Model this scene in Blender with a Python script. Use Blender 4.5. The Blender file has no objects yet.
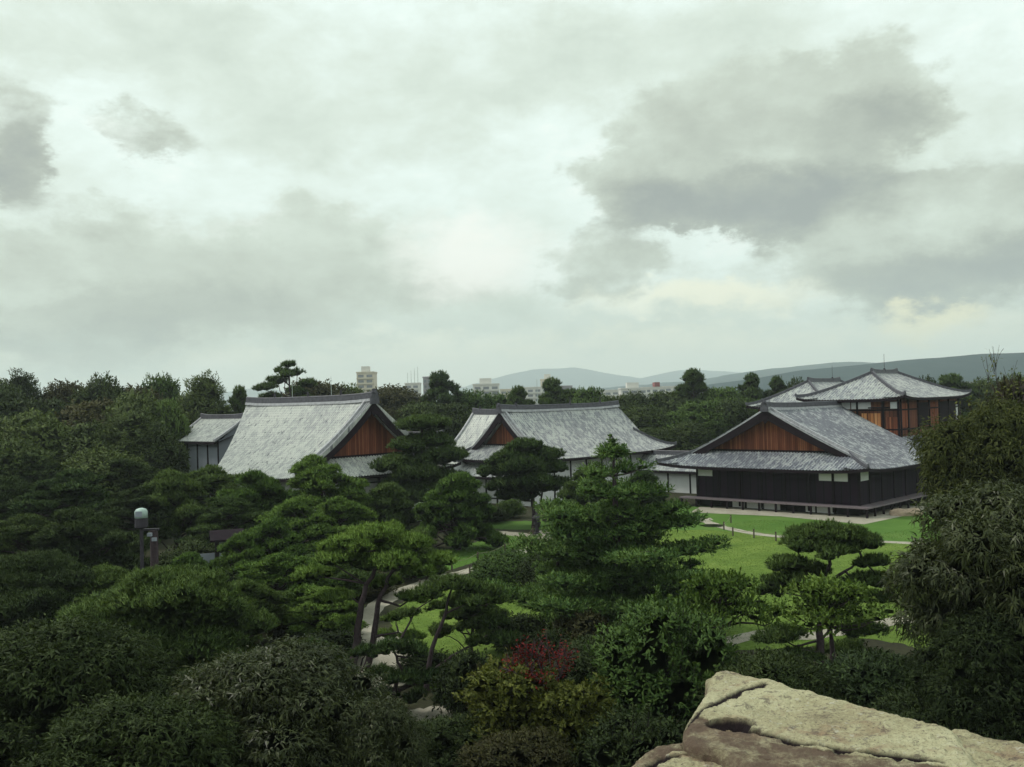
import bpy, math, random
import numpy as np
from mathutils import Matrix, Vector

SC = bpy.context.scene
COL = SC.collection
rad = math.radians
D2 = np.array

# ------------------------------------------------------------------ camera
F = 960.0; CAM_H = 12.0; PITCH = math.atan(16.5 / F); ROLL = rad(1.6)
_fw = D2([0, math.cos(PITCH), math.sin(PITCH)]); _r0 = D2([1.0, 0, 0]); _u0 = D2([0, -math.sin(PITCH), math.cos(PITCH)])
_R = _r0 * math.cos(ROLL) - _u0 * math.sin(ROLL); _U = _u0 * math.cos(ROLL) + _r0 * math.sin(ROLL)
_C = D2([0, 0, CAM_H])
cam = bpy.data.cameras.new('camera'); camo = bpy.data.objects.new('camera', cam); COL.objects.link(camo)
cam.sensor_fit = 'HORIZONTAL'; cam.sensor_width = 36.0; cam.lens = 36.0 * F / 1024.0
cam.clip_start = 0.1; cam.clip_end = 30000.0
M = Matrix.Identity(4)
for i in range(3):
    M[i][0] = _R[i]; M[i][1] = _U[i]; M[i][2] = -_fw[i]; M[i][3] = _C[i]
camo.matrix_world = M
SC.camera = camo

def ray(x, y): return _fw + _R * (x - 512) / F + _U * (383.5 - y) / F
def onz(x, y, z=0.0):
    d = ray(x, y); return _C + d * ((z - CAM_H) / d[2])
def at_depth(x, y, Y):
    d = ray(x, y); return _C + d * (Y / d[1])

# ------------------------------------------------------------------ light and sky
SUN_EL, SUN_AZ = 52.0, -75.0        # degrees; azimuth from +Y towards +X
SUN_STRENGTH = 1.5
SKY_STRENGTH = 0.1
CLOUD_GAIN = 0.90
HAZE_DENSITY = 1.9e-4
SC.view_settings.view_transform = 'Standard'; SC.view_settings.look = 'None'
SC.view_settings.exposure = 0.42; SC.view_settings.gamma = 1.0; SC.view_settings.use_curve_mapping = False

sun = bpy.data.lights.new('sun', 'SUN'); sun.energy = SUN_STRENGTH; sun.angle = rad(12); sun.color = (1.0, 0.955, 0.88)
suno = bpy.data.objects.new('sun', sun); COL.objects.link(suno)
sd = Vector((math.sin(rad(SUN_AZ)) * math.cos(rad(SUN_EL)), math.cos(rad(SUN_AZ)) * math.cos(rad(SUN_EL)), math.sin(rad(SUN_EL))))
suno.rotation_euler = sd.to_track_quat('Z', 'Y').to_euler(); suno.location = (0, 0, 60)

world = bpy.data.worlds.new('World'); SC.world = world; world.use_nodes = True

class NT:
    """small helper for node trees"""
    def __init__(s, tree): s.t = tree; s.n = tree.nodes; s.l = tree.links
    def new(s, typ, **kw):
        nd = s.n.new(typ)
        for k, v in kw.items(): setattr(nd, k, v)
        return nd
    def put(s, sock, v):
        if hasattr(v, 'is_linked') or isinstance(v, bpy.types.NodeSocket): s.l.new(v, sock)
        else: sock.default_value = v
    def math(s, op, a, b=None, c=None, clamp=False):
        nd = s.new('ShaderNodeMath', operation=op, use_clamp=clamp)
        for i, v in enumerate((a, b, c)):
            if v is not None: s.put(nd.inputs[i], v)
        return nd.outputs[0]
    def vmath(s, op, a, b=None):
        nd = s.new('ShaderNodeVectorMath', operation=op)
        s.put(nd.inputs[0], a)
        if b is not None: s.put(nd.inputs[1], b)
        return nd.outputs['Value'] if op in ('LENGTH', 'DOT_PRODUCT') else nd.outputs['Vector']
    def noise(s, vec, scale, detail=4, rough=0.55, dist=0.0, out='Fac'):
        nd = s.new('ShaderNodeTexNoise')
        if vec is not None: s.l.new(vec, nd.inputs['Vector'])
        nd.inputs['Scale'].default_value = scale; nd.inputs['Detail'].default_value = detail
        nd.inputs['Roughness'].default_value = rough; nd.inputs['Distortion'].default_value = dist
        return nd.outputs[out]
    def maprange(s, v, a, b, c=0.0, d=1.0, smooth=True):
        nd = s.new('ShaderNodeMapRange', interpolation_type='SMOOTHSTEP' if smooth else 'LINEAR')
        s.put(nd.inputs[0], v)
        for i, x in enumerate((a, b, c, d)): nd.inputs[i + 1].default_value = x
        return nd.outputs[0]
    def ramp(s, v, stops, interp='LINEAR'):
        nd = s.new('ShaderNodeValToRGB'); cr = nd.color_ramp; cr.interpolation = interp
        while len(cr.elements) < len(stops): cr.elements.new(0.5)
        for e, (p, c) in zip(cr.elements, stops): e.position = p; e.color = (c[0], c[1], c[2], 1)
        s.put(nd.inputs[0], v); return nd.outputs[0]
    def mix(s, f, a, b, blend='MIX'):
        nd = s.new('ShaderNodeMix', data_type='RGBA', blend_type=blend)
        s.put(nd.inputs[0], f)
        for i, v in ((6, a), (7, b)):
            if isinstance(v, (tuple, list)): v = (v[0], v[1], v[2], 1)
            s.put(nd.inputs[i], v)
        return nd.outputs[2]

def srgb(r, g, b):
    f = lambda c: (c / 255) / 12.92 if c / 255 <= 0.04045 else ((c / 255 + 0.055) / 1.055) ** 2.4
    return (f(r), f(g), f(b))

def build_sky():
    t = NT(world.node_tree); t.n.clear()
    out = t.new('ShaderNodeOutputWorld'); bg = t.new('ShaderNodeBackground'); bg.inputs[1].default_value = SKY_STRENGTH
    t.l.new(bg.outputs[0], out.inputs[0])
    sky = t.new('ShaderNodeTexSky'); sky.sky_type = 'NISHITA'; sky.sun_disc = False
    sky.sun_elevation = rad(SUN_EL); sky.sun_rotation = rad(SUN_AZ); sky.dust_density = 4.0; sky.air_density = 1.0
    tc = t.new('ShaderNodeTexCoord'); sp = t.new('ShaderNodeSeparateXYZ'); t.l.new(tc.outputs['Generated'], sp.inputs[0])
    az = t.math('ARCTAN2', sp.outputs[0], sp.outputs[1]); el = t.math('ARCSINE', sp.outputs[2])
    cb = t.new('ShaderNodeCombineXYZ'); t.l.new(az, cb.inputs[0]); t.l.new(el, cb.inputs[1]); P = cb.outputs[0]
    # noise space: clouds flatten towards the horizon
    st = t.vmath('MULTIPLY', P, (1.0, 1.7, 1.0)); st.node.inputs[1].default_value = (1.0, 1.7, 1.0)
    wcol = t.noise(st, 7.0, 6, 0.6, 0.0, 'Color')
    w = t.vmath('SUBTRACT', wcol, (0.5, 0.5, 0.5)); w = t.vmath('MULTIPLY', w, (0.12, 0.085, 0.0))
    w2c = t.noise(st, 22.0, 8, 0.68, 0.0, 'Color'); w2 = t.vmath('MULTIPLY', t.vmath('SUBTRACT', w2c, (0.5, 0.5, 0.5)), (0.075, 0.06, 0.0))
    W = t.vmath('ADD', t.vmath('ADD', P, w), w2)
    def blob(px, py, rx, ry, wt, hard=0.0, acc=None):
        d = ray(px, py); a = math.atan2(d[0], d[1]); e = math.asin(d[2] / np.linalg.norm(d))
        q = t.vmath('MULTIPLY', t.vmath('SUBTRACT', W, (a, e, 0)), (F / rx, F / ry, 0))
        v = t.maprange(t.vmath('LENGTH', q), hard + .22, 1.18, wt, 0.0)
        return v if acc is None else t.math('ADD', acc, v)
    acc = None
    for b in [(215, 275, 230, 60, 0.34, .2), (330, 240, 95, 55, 0.22, .2), (60, 285, 170, 66, 0.34, .2), (150, 332, 280, 40, 0.34, .2), (420, 305, 140, 42, 0.22, .2),
              (600, 60, 270, 62, 0.26, .1), (120, 30, 250, 52, 0.26, .1), (30, 352, 210, 26, 0.30, .1), (570, 335, 160, 40, 0.26, .1), (790, 330, 240, 34, 0.24, .1),
              (330, 120, 200, 48, .20, .1), (930, 120, 120, 60, .18, .1), (1000, 330, 120, 36, .24, .1)]:
        acc = blob(*b, acc=acc)
    n1 = t.noise(st, 9.0, 10, 0.62, 0.2); n2 = t.noise(st, 30.0, 10, 0.66); n3 = t.noise(st, 5.0, 5, 0.55)
    d1 = t.math('SUBTRACT', n1, 0.5); d2 = t.math('SUBTRACT', n2, 0.5)
    acc = t.math('ADD', acc, t.math('MULTIPLY', d1, 0.75)); acc = t.math('ADD', acc, t.math('MULTIPLY', d2, 0.22)); acc = t.math('ADD', acc, t.math('MULTIPLY', t.math('SUBTRACT', n3, 0.5), 0.5))
    acc = t.math('ADD', acc, 0.30, clamp=True)
    g = CLOUD_GAIN / SKY_STRENGTH
    c = t.ramp(acc, [(0.0, srgb(252, 255, 248)), (0.25, srgb(230, 244, 236)), (0.50, srgb(211, 223, 210)), (0.75, srgb(191, 203, 189)), (1.0, srgb(174, 188, 178))])
    # heavier clouds with their own edges and shaded undersides
    hv = None
    for b in [(740, 148, 165, 80, .85, .35), (860, 92, 82, 62, .75, .35), (660, 178, 100, 48, .6, .3), (925, 118, 44, 30, .5, .2), (790, 200, 130, 40, .45, .2),
              (935, 240, 165, 56, .72, .3), (985, 288, 130, 44, .6, .2), (850, 290, 120, 32, .42, .1), (1010, 185, 90, 46, .45, .2), (600, 258, 66, 46, .66, .3), (700, 275, 70, 30, .3, .1),
              (0, 118, 54, 62, .58, .2), (14, 178, 36, 36, .45, .2), (140, 128, 66, 27, .62, .2), (112, 207, 72, 28, .55, .2), (300, 225, 70, 40, .42, .2), (200, 262, 120, 34, .40, .2), (390, 285, 90, 26, .40, .1), (150, 272, 190, 54, .74, .4), (328, 238, 80, 46, .72, .35), (270, 302, 180, 44, .56, .25), (430, 300, 90, 26, .46, .15), (60, 332, 170, 34, .56, .25), (560, 300, 120, 24, .34, .1), (760, 92, 120, 52, .46, .3), (520, 120, 60, 26, .25, .1)]:
        hv = blob(*b, acc=hv)
    hv = t.math('ADD', hv, t.math('MULTIPLY', d1, 0.80)); hv = t.math('ADD', hv, t.math('MULTIPLY', d2, 0.45))
    cov = t.maprange(hv, 0.20, 0.72, 0.0, 0.97)
    sh = None
    for b in [(725, 205, 165, 44, .34, .2), (870, 120, 70, 44, .16, .1), (965, 282, 150, 40, .36, .1), (10, 165, 50, 60, .26, .1), (605, 276, 60, 26, .10, .1), (860, 200, 120, 40, .12, .1), (150, 140, 60, 18, .12, .1),
              (800, 75, 150, 34, -.16, .1), (620, 135, 90, 40, -.12, .1), (920, 215, 120, 26, -.14, .1), (300, 215, 240, 40, -.22, .1), (230, 270, 260, 50, -.10, .1), (60, 345, 170, 24, .30, .1), (190, 310, 200, 26, .16, .1), (110, 215, 60, 16, .12, .1)]:
        sh = blob(*b, acc=sh)
    sh = t.math('ADD', t.math('ADD', sh, 0.40), t.math('ADD', t.math('MULTIPLY', d1, 0.55), t.math('MULTIPLY', d2, 0.35)))
    sh = t.math('ADD', sh, t.math('MULTIPLY', t.maprange(hv, 0.4, 1.2), 0.18), clamp=True)
    cc = t.ramp(sh, [(0.0, srgb(226, 234, 224)), (0.3, srgb(202, 213, 198)), (0.55, srgb(180, 188, 173)), (0.78, srgb(156, 162, 150)), (1.0, srgb(136, 141, 137))])
    c = t.mix(cov, c, cc)
    # bright openings near the horizon
    def glow(px, py, rx, ry, wt):
        return blob(px, py, rx, ry, wt)
    c = t.mix(glow(470, 262, 95, 48, 0.8), c, srgb(250, 250, 240))
    c = t.mix(glow(930, 322, 60, 18, 1.0), c, srgb(244, 236, 188))
    c = t.mix(glow(700, 298, 130, 22, 0.8), c, srgb(250, 248, 218))
    c = t.mix(glow(660, 352, 460, 30, 0.55), c, srgb(224, 231, 208))
    c = t.mix(glow(600, 368, 900, 40, 0.6), c, srgb(248, 246, 218))
    c = t.mix(1.0, c, (g, g, g), 'MULTIPLY')
    c = t.mix(0.94, sky.outputs[0], c)
    t.l.new(c, bg.inputs[0])
build_sky()
SC.cycles.volume_bounces = 2
SC.cycles.max_bounces = 6; SC.cycles.diffuse_bounces = 3; SC.cycles.glossy_bounces = 2; SC.cycles.transmission_bounces = 3
SC.cycles.caustics_reflective = False; SC.cycles.caustics_refractive = False

# ------------------------------------------------------------------ helpers
def tag(o, label=None, cat=None, group=None, kind=None):
    if label: o['label'] = label
    if cat: o['category'] = cat
    if group: o['group'] = group
    if kind: o['kind'] = kind
    return o

def empty(name, loc, label=None, cat=None, group=None):
    o = bpy.data.objects.new(name, None); COL.objects.link(o); o.location = loc; o.empty_display_size = 0.2
    return tag(o, label, cat, group)

def np_mesh(name, V, faces_k):
    """faces_k: list of int arrays (n,k)"""
    me = bpy.data.meshes.new(name); V = np.asarray(V, np.float32)
    me.vertices.add(len(V)); me.vertices.foreach_set('co', V.ravel())
    fs = [f for f in faces_k if len(f)]
    nl = sum(f.size for f in fs); nf = sum(len(f) for f in fs)
    me.loops.add(nl); me.polygons.add(nf)
    me.loops.foreach_set('vertex_index', np.concatenate([f.ravel() for f in fs]).astype(np.int32))
    tot = np.concatenate([np.full(len(f), f.shape[1]) for f in fs]); st = np.concatenate([[0], np.cumsum(tot)[:-1]])
    me.polygons.foreach_set('loop_start', st.astype(np.int32))
    me.update(calc_edges=True); me.validate()
    return me

class MB:
    """collects shapes into one mesh; optional uv"""
    def __init__(s): s.v = []; s.f = []; s.uv = []; s.smooth = False
    def add(s, V, Fs, uv=None):
        o = len(s.v); s.v.extend([tuple(map(float, p)) for p in V]); s.f.extend([tuple(i + o for i in f) for f in Fs])
        s.uv.extend(uv if uv is not None else [(0, 0)] * len(V))
    def hexa(s, c):
        s.add(c, [(3, 2, 1, 0), (4, 5, 6, 7), (0, 1, 5, 4), (1, 2, 6, 5), (2, 3, 7, 6), (3, 0, 4, 7)])
    def box(s, fr, a0, a1, b0, b1, z0, z1):
        s.hexa([fr(a, b, z) for z in (z0, z1) for a, b in ((a0, b0), (a1, b0), (a1, b1), (a0, b1))])
    def tube(s, pts, rads, n=6, cap=True):
        pts = [np.asarray(p, float) for p in pts]; m = len(pts); V = []; ref = None
        for i, p in enumerate(pts):
            d = pts[min(i + 1, m - 1)] - pts[max(i - 1, 0)]; d = d / (np.linalg.norm(d) + 1e-9)
            if ref is None: ref = D2([1., 0, 0]) if abs(d[0]) < .9 else D2([0, 1., 0])
            x = ref - d * (ref @ d); x /= np.linalg.norm(x) + 1e-9; ref = x; y = np.cross(d, x)
            for k in range(n):
                a = 2 * math.pi * k / n; V.append(p + (x * math.cos(a) + y * math.sin(a)) * rads[i])
        Fs = [(i * n + k, i * n + (k + 1) % n, (i + 1) * n + (k + 1) % n, (i + 1) * n + k) for i in range(m - 1) for k in range(n)]
        if cap: Fs += [tuple(range(n))[::-1], tuple((m - 1) * n + k for k in range(n))]
        s.add(V, Fs)
    def sweep_rect(s, pts, side, w, h, sink=0.05):
        """rectangular bar along pts lying on a surface; side = horizontal unit side vectors"""
        V = []
        for p, d in zip(pts, side):
            p = np.asarray(p); V += [p - d * w / 2 - D2([0, 0, sink]), p + d * w / 2 - D2([0, 0, sink]), p + d * w * .36 + D2([0, 0, h]), p - d * w * .36 + D2([0, 0, h])]
        m = len(pts); Fs = [(i * 4 + k, i * 4 + (k + 1) % 4, i * 4 + 4 + (k + 1) % 4, i * 4 + 4 + k) for i in range(m - 1) for k in range(4)]
        Fs += [(3, 2, 1, 0), tuple((m - 1) * 4 + k for k in range(4))]
        s.add(V, Fs)
    def build(s, name, mat, parent=None, smooth=False, root=None):
        me = bpy.data.meshes.new(name)
        off = Vector(parent.matrix_world.translation) if root is None and parent is not None else Vector((0, 0, 0))
        if parent is not None: off = world_loc(parent)
        me.from_pydata([(v[0] - off[0], v[1] - off[1], v[2] - off[2]) for v in s.v], [], s.f)
        uvl = me.uv_layers.new(name='UVMap')
        li = np.zeros(len(me.loops), np.int32); me.loops.foreach_get('vertex_index', li)
        uvl.data.foreach_set('uv', np.asarray(s.uv, np.float32)[li].ravel())
        if smooth: me.polygons.foreach_set('use_smooth', [True] * len(me.polygons))
        me.materials.append(mat)
        o = bpy.data.objects.new(name, me); COL.objects.link(o)
        if parent is not None: o.parent = parent
        me.update(); return o

def world_loc(o):
    l = Vector((0, 0, 0))
    while o is not None: l = l + Vector(o.location); o = o.parent
    return l

def vnoise(P, seed=0):
    P = np.asarray(P, float); i = np.floor(P).astype(np.int64); f = P - i; f = f * f * (3 - 2 * f)
    def h(x, y, z):
        n = (x * 374761393 + y * 668265263 + z * 2147483647 + seed * 974634541) & 0xFFFFFFFF
        n = ((n ^ (n >> 13)) * 1274126177) & 0xFFFFFFFF; n = n ^ (n >> 16)
        return (n & 0xFFFF) / 65535.0
    r = 0
    for dx in (0, 1):
        for dy in (0, 1):
            for dz in (0, 1):
                wgt = (f[:, 0] if dx else 1 - f[:, 0]) * (f[:, 1] if dy else 1 - f[:, 1]) * (f[:, 2] if dz else 1 - f[:, 2])
                r = r + wgt * h(i[:, 0] + dx, i[:, 1] + dy, i[:, 2] + dz)
    return r
def fbm(P, o=4, seed=0):
    P = np.asarray(P, float); r = 0; a = 0.5
    for k in range(o): r = r + a * (vnoise(P, seed + k) - 0.5); P = P * 2.03; a *= 0.5
    return r

# ------------------------------------------------------------------ materials
def new_mat(name):
    m = bpy.data.materials.new(name); m.use_nodes = True; t = NT(m.node_tree)
    b = t.n['Principled BSDF']; return m, t, b
def plain(name, c, rough=0.7, var=0.25, scale=6.0, bump=0.0, spec=0.3):
    m, t, b = new_mat(name); tc = t.new('ShaderNodeTexCoord')
    n = t.noise(tc.outputs['Object'], scale, 5, 0.6)
    lo = tuple(x * (1 - var) for x in c); hi = tuple(min(1, x * (1 + var)) for x in c)
    t.l.new(t.ramp(n, [(0.3, lo), (0.7, hi)]), b.inputs['Base Color']); b.inputs['Roughness'].default_value = rough
    b.inputs['Specular IOR Level'].default_value = spec
    if bump:
        bp = t.new('ShaderNodeBump'); bp.inputs['Strength'].default_value = bump; bp.inputs['Distance'].default_value = 0.02
        t.l.new(n, bp.inputs['Height']); t.l.new(bp.outputs[0], b.inputs['Normal'])
    return m
def leaf_mat(name, dark, mid, light, trans=0.22, rough=0.6, spec=0.08):
    m, t, b = new_mat(name)
    at = t.new('ShaderNodeAttribute'); at.attribute_name = 'rnd'
    oi = t.new('ShaderNodeObjectInfo'); tc = t.new('ShaderNodeTexCoord')
    n = t.noise(tc.outputs['Object'], 0.55, 3, 0.6)
    v = t.math('ADD', t.math('MULTIPLY', at.outputs['Fac'], 0.5), t.math('MULTIPLY', n, 0.62))
    v = t.math('ADD', v, t.math('MULTIPLY', t.math('SUBTRACT', oi.outputs['Random'], 0.5), 0.42))
    c = t.ramp(v, [(0.25, dark), (0.55, mid), (0.9, light)])
    t.l.new(c, b.inputs['Base Color']); b.inputs['Roughness'].default_value = rough; b.inputs['Specular IOR Level'].default_value = spec
    tr = t.new('ShaderNodeBsdfTranslucent'); t.l.new(t.mix(1.0, c, (1.15, 1.2, 0.6), 'MULTIPLY'), tr.inputs[0])
    mx = t.new('ShaderNodeMixShader'); mx.inputs[0].default_value = trans
    o = t.n['Material Output']; t.l.new(b.outputs[0], mx.inputs[1]); t.l.new(tr.outputs[0], mx.inputs[2]); t.l.new(mx.outputs[0], o.inputs[0])
    return m
MAT = {}
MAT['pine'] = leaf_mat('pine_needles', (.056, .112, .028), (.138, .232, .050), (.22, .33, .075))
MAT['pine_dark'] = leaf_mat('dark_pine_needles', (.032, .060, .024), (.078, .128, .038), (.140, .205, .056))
MAT['pine_shade'] = leaf_mat('shaded_pine_needles', (.026, .042, .019), (.056, .088, .030), (.102, .146, .046))  # pine needle copy with the woods' shade put into its colour
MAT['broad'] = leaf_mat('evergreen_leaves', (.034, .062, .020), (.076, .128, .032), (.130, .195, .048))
MAT['broad_dark'] = leaf_mat('dark_shaded_evergreen_leaves', (.014, .022, .010), (.032, .048, .017), (.064, .088, .029))  # dark evergreen kind; foreground shade is also put into this colour
MAT['broad_brown'] = leaf_mat('bronze_evergreen_leaves', (.024, .022, .012), (.046, .044, .020), (.076, .078, .030))
MAT['light'] = leaf_mat('fresh_leaves', (.030, .060, .018), (.064, .115, .030), (.115, .180, .045))
MAT['lance'] = leaf_mat('lance_leaves', (.016, .022, .010), (.035, .046, .016), (.078, .094, .034), rough=0.42, spec=0.25)
MAT['fir'] = leaf_mat('fir_needles', (.028, .062, .024), (.064, .125, .036), (.130, .205, .054))
MAT['olive'] = leaf_mat('olive_maple_leaves', (.038, .048, .013), (.078, .092, .020), (.135, .145, .030))
MAT['red'] = leaf_mat('red_maple_leaves', (.050, .012, .010), (.13, .012, .013), (.24, .020, .020), spec=0.03)
MAT['woods'] = leaf_mat('woodland_leaves', (.028, .042, .018), (.062, .088, .030), (.112, .148, .046))
MAT['woods_brown'] = leaf_mat('woodland_bronze_leaves', (.036, .034, .020), (.068, .064, .030), (.108, .106, .044))
MAT['tier'] = leaf_mat('tier_leaves', (.038, .072, .016), (.082, .138, .026), (.140, .205, .042))
MAT['olive_dark'] = leaf_mat('olive_lance_leaves', (.028, .036, .012), (.058, .070, .020), (.115, .128, .038))
MAT['bark'] = plain('bark', (.050, .034, .040), 0.9, 0.4, 9.0, 0.8)
MAT['bark_grey'] = plain('grey_bark', (.085, .070, .075), 0.9, 0.35, 9.0, 0.8)
MAT['stone_base'] = plain('rough_stone', (.22, .20, .17), 0.9, 0.35, 3.0, 0.8)
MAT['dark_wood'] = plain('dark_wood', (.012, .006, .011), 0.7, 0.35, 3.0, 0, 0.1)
MAT['grey_wood'] = plain('weathered_wood', (.15, .12, .135), 0.7, 0.2, 5.0)
MAT['plaster'] = plain('white_plaster', (.66, .66, .66), 0.85, 0.06, 1.5)
MAT['plaster_grey'] = plain('grey_plaster', (.24, .26, .30), 0.85, 0.08, 1.0)  # on the storehouse, wall shade is put into this blue-grey
MAT['ridge'] = plain('ridge_tile', (.075, .072, .088), 0.5, 0.35, 3.0)
MAT['ridge_light'] = plain('pale_ridge_tile', (.32, .32, .34), 0.5, 0.3, 3.0)
MAT['metal_dark'] = plain('dark_metal', (.03, .025, .035), 0.5, 0.2)
MAT['metal_pale'] = plain('pale_metal', (.45, .5, .48), 0.4, 0.1)
MAT['lamp_cap'] = plain('grey_green_cap', (.36, .46, .42), 0.5, 0.12, 8.0)
MAT['city_white'] = plain('pale_concrete', (.62, .60, .56), 0.8, 0.05, .3)
MAT['city_cream'] = plain('cream_concrete', (.58, .52, .42), 0.8, 0.05, .3)
MAT['city_grey'] = plain('grey_concrete', (.30, .28, .30), 0.8, 0.08, .3)
MAT['city_red'] = plain('red_roofing', (.22, .06, .06), 0.7, 0.1, .3)
MAT['city_window'] = plain('window_glass', (.20, .21, .23), 0.2, 0.1, .5)
MAT['tan_stone'] = plain('tan_stone', (.36, .27, .20), 0.85, 0.25, 4.0, 0.5)
MAT['rope'] = plain('straw_rope', (.22, .19, .13), 0.9, 0.1)
MAT['post'] = plain('fence_wood', (.08, .06, .05), 0.85, 0.2)

def board_mat(name, c1, c2, c3, width=0.22):
    """vertical boards: uv.x in metres along the wall"""
    m, t, b = new_mat(name); uv = t.new('ShaderNodeUVMap'); sp = t.new('ShaderNodeSeparateXYZ'); t.l.new(uv.outputs[0], sp.inputs[0])
    k = t.math('FLOOR', t.math('DIVIDE', sp.outputs[0], width)); wn = t.new('ShaderNodeTexWhiteNoise', noise_dimensions='1D'); t.l.new(k, wn.inputs['W'])
    mp = t.vmath('MULTIPLY', uv.outputs[0], (9.0, 0.9, 1.0)); n = t.noise(mp, 1.0, 5, 0.65)
    v = t.math('ADD', t.math('MULTIPLY', wn.outputs[0], 0.55), t.math('MULTIPLY', n, 0.5))
    c = t.ramp(v, [(0.2, c1), (0.55, c2), (0.9, c3)])
    fr = t.math('FRACT', t.math('DIVIDE', sp.outputs[0], width)); gap = t.math('GREATER_THAN', fr, 0.1)
    t.l.new(t.mix(gap, tuple(x * .25 for x in c1), c), b.inputs['Base Color']); b.inputs['Roughness'].default_value = 0.75; b.inputs['Specular IOR Level'].default_value = 0.12
    return m
MAT['gable_board'] = board_mat('red_brown_boards', (.11, .032, .022), (.23, .072, .040), (.38, .15, .075))
MAT['tower_board'] = board_mat('brown_boards', (.075, .028, .022), (.15, .055, .036), (.23, .090, .05), 0.45)
MAT['shutter_board'] = board_mat('orange_boards', (.30, .11, .045), (.52, .21, .085), (.72, .37, .17), 0.4)
MAT['dark_board'] = board_mat('black_brown_boards', (.008, .0035, .010), (.013, .0055, .015), (.021, .009, .022), 0.9)

def tile_mat(name, base, light, dark, lo, hi, streak=0.5, rough=0.42):
    m, t, b = new_mat(name); uv = t.new('ShaderNodeUVMap')
    a = t.noise(t.vmath('MULTIPLY', uv.outputs[0], (2.2, 1.1, 1)), 1.0, 5, 0.7, 0.6)
    d = t.noise(t.vmath('MULTIPLY', uv.outputs[0], (3.6, 1.3, 1)), 1.0, 4, 0.65, 0.3)
    e = t.noise(t.vmath('MULTIPLY', uv.outputs[0], (.12, .16, 1)), 1.0, 3, 0.5)
    c = t.mix(t.maprange(t.math('ADD', a, t.math('MULTIPLY', t.math('SUBTRACT', e, .5), .35)), lo, hi), base, light)
    c = t.mix(t.math('MULTIPLY', t.maprange(d, 0.57, 0.66), streak), c, dark)
    sp = t.new('ShaderNodeSeparateXYZ'); t.l.new(uv.outputs[0], sp.inputs[0])
    cr = t.math('FRACT', t.math('MULTIPLY', sp.outputs[1], 3.3))
    c = t.mix(t.math('MULTIPLY', t.math('LESS_THAN', cr, 0.16), 0.4), c, dark)
    t.l.new(c, b.inputs['Base Color']); b.inputs['Roughness'].default_value = rough; b.inputs['Specular IOR Level'].default_value = 0.45
    return m
MAT['tile_pale'] = tile_mat('pale_roof_tile', (.33, .335, .335), (.52, .53, .49), (.07, .07, .09), .38, .58, 0.85)
MAT['tile_mid'] = tile_mat('mottled_roof_tile', (.21, .215, .235), (.44, .45, .43), (.055, .055, .075), .42, .58, 0.8)
MAT['tile_blue'] = tile_mat('blue_grey_roof_tile', (.130, .135, .165), (.37, .385, .39), (.045, .045, .065), .46, .60, 0.75)

def ground_mat(name, stops, s1, s2, rough=0.95, bump=0.3):
    m, t, b = new_mat(name); tc = t.new('ShaderNodeTexCoord')
    n = t.noise(tc.outputs['Object'], s1, 6, 0.65); n2 = t.noise(tc.outputs['Object'], s2, 3, 0.6)
    v = t.math('ADD', t.math('MULTIPLY', n, 0.6), t.math('MULTIPLY', n2, 0.4))
    t.l.new(t.ramp(v, stops), b.inputs['Base Color']); b.inputs['Roughness'].default_value = rough; b.inputs['Specular IOR Level'].default_value = 0.1
    bp = t.new('ShaderNodeBump'); bp.inputs['Strength'].default_value = bump; bp.inputs['Distance'].default_value = 0.05; t.l.new(n2, bp.inputs['Height']); t.l.new(bp.outputs[0], b.inputs['Normal'])
    return m
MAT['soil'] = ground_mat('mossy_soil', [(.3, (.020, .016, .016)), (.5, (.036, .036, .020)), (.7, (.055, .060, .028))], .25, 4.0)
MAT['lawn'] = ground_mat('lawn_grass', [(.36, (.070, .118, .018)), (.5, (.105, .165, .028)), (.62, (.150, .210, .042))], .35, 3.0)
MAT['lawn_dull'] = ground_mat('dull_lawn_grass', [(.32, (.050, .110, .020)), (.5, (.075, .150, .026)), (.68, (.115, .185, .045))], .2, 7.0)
MAT['gravel'] = ground_mat('pale_gravel', [(.3, (.20, .18, .145)), (.5, (.32, .295, .24)), (.7, (.43, .40, .33))], .7, 9.0)
MAT['grass'] = leaf_mat('grass_blades', (.066, .120, .016), (.106, .164, .028), (.170, .208, .052), 0.25)
MAT['hill'] = ground_mat('air_blue_wooded_hill', [(.3, (.012, .030, .038)), (.5, (.020, .042, .050)), (.7, (.032, .056, .058))], .004, .03, bump=1.0)  # blue of the distant air is put into the hill colour

# ------------------------------------------------------------------ ground, lawns, paths, hills
def sheet(name, poly, z, mat, kind='structure', label=None, cat=None):
    me = bpy.data.meshes.new(name); me.from_pydata([(p[0], p[1], z) for p in poly], [], [tuple(range(len(poly)))]); me.materials.append(mat)
    o = bpy.data.objects.new(name, me); COL.objects.link(o); tag(o, label, cat, None, kind); return o
def smooth_poly(pts, n=4, jit=0.0):
    pts = [D2(p[:2]) for p in pts]; out = []
    m = len(pts)
    for i in range(m):
        p0, p1, p2, p3 = pts[i - 1], pts[i], pts[(i + 1) % m], pts[(i + 2) % m]
        for k in range(n):
            s = k / n; out.append(.5 * (2 * p1 + (p2 - p0) * s + (2 * p0 - 5 * p1 + 4 * p2 - p3) * s * s + (3 * p1 - p0 - 3 * p2 + p3) * s ** 3))
    if jit:
        q = D2(out); q = np.concatenate([q[:, None, :] * (1 - s) + np.roll(q, -1, 0)[:, None, :] * s for s in np.linspace(0, 1, 8, endpoint=False)], 1).reshape(-1, 2); z = np.zeros((len(q), 1)); P = np.hstack([q, z])
        out = list(q + jit * np.stack([fbm(P * .9, 4, 5), fbm(P * .9, 4, 15)], 1) + jit * .5 * np.stack([fbm(P * 4, 2, 6), fbm(P * 4, 2, 16)], 1))
    return out
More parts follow.
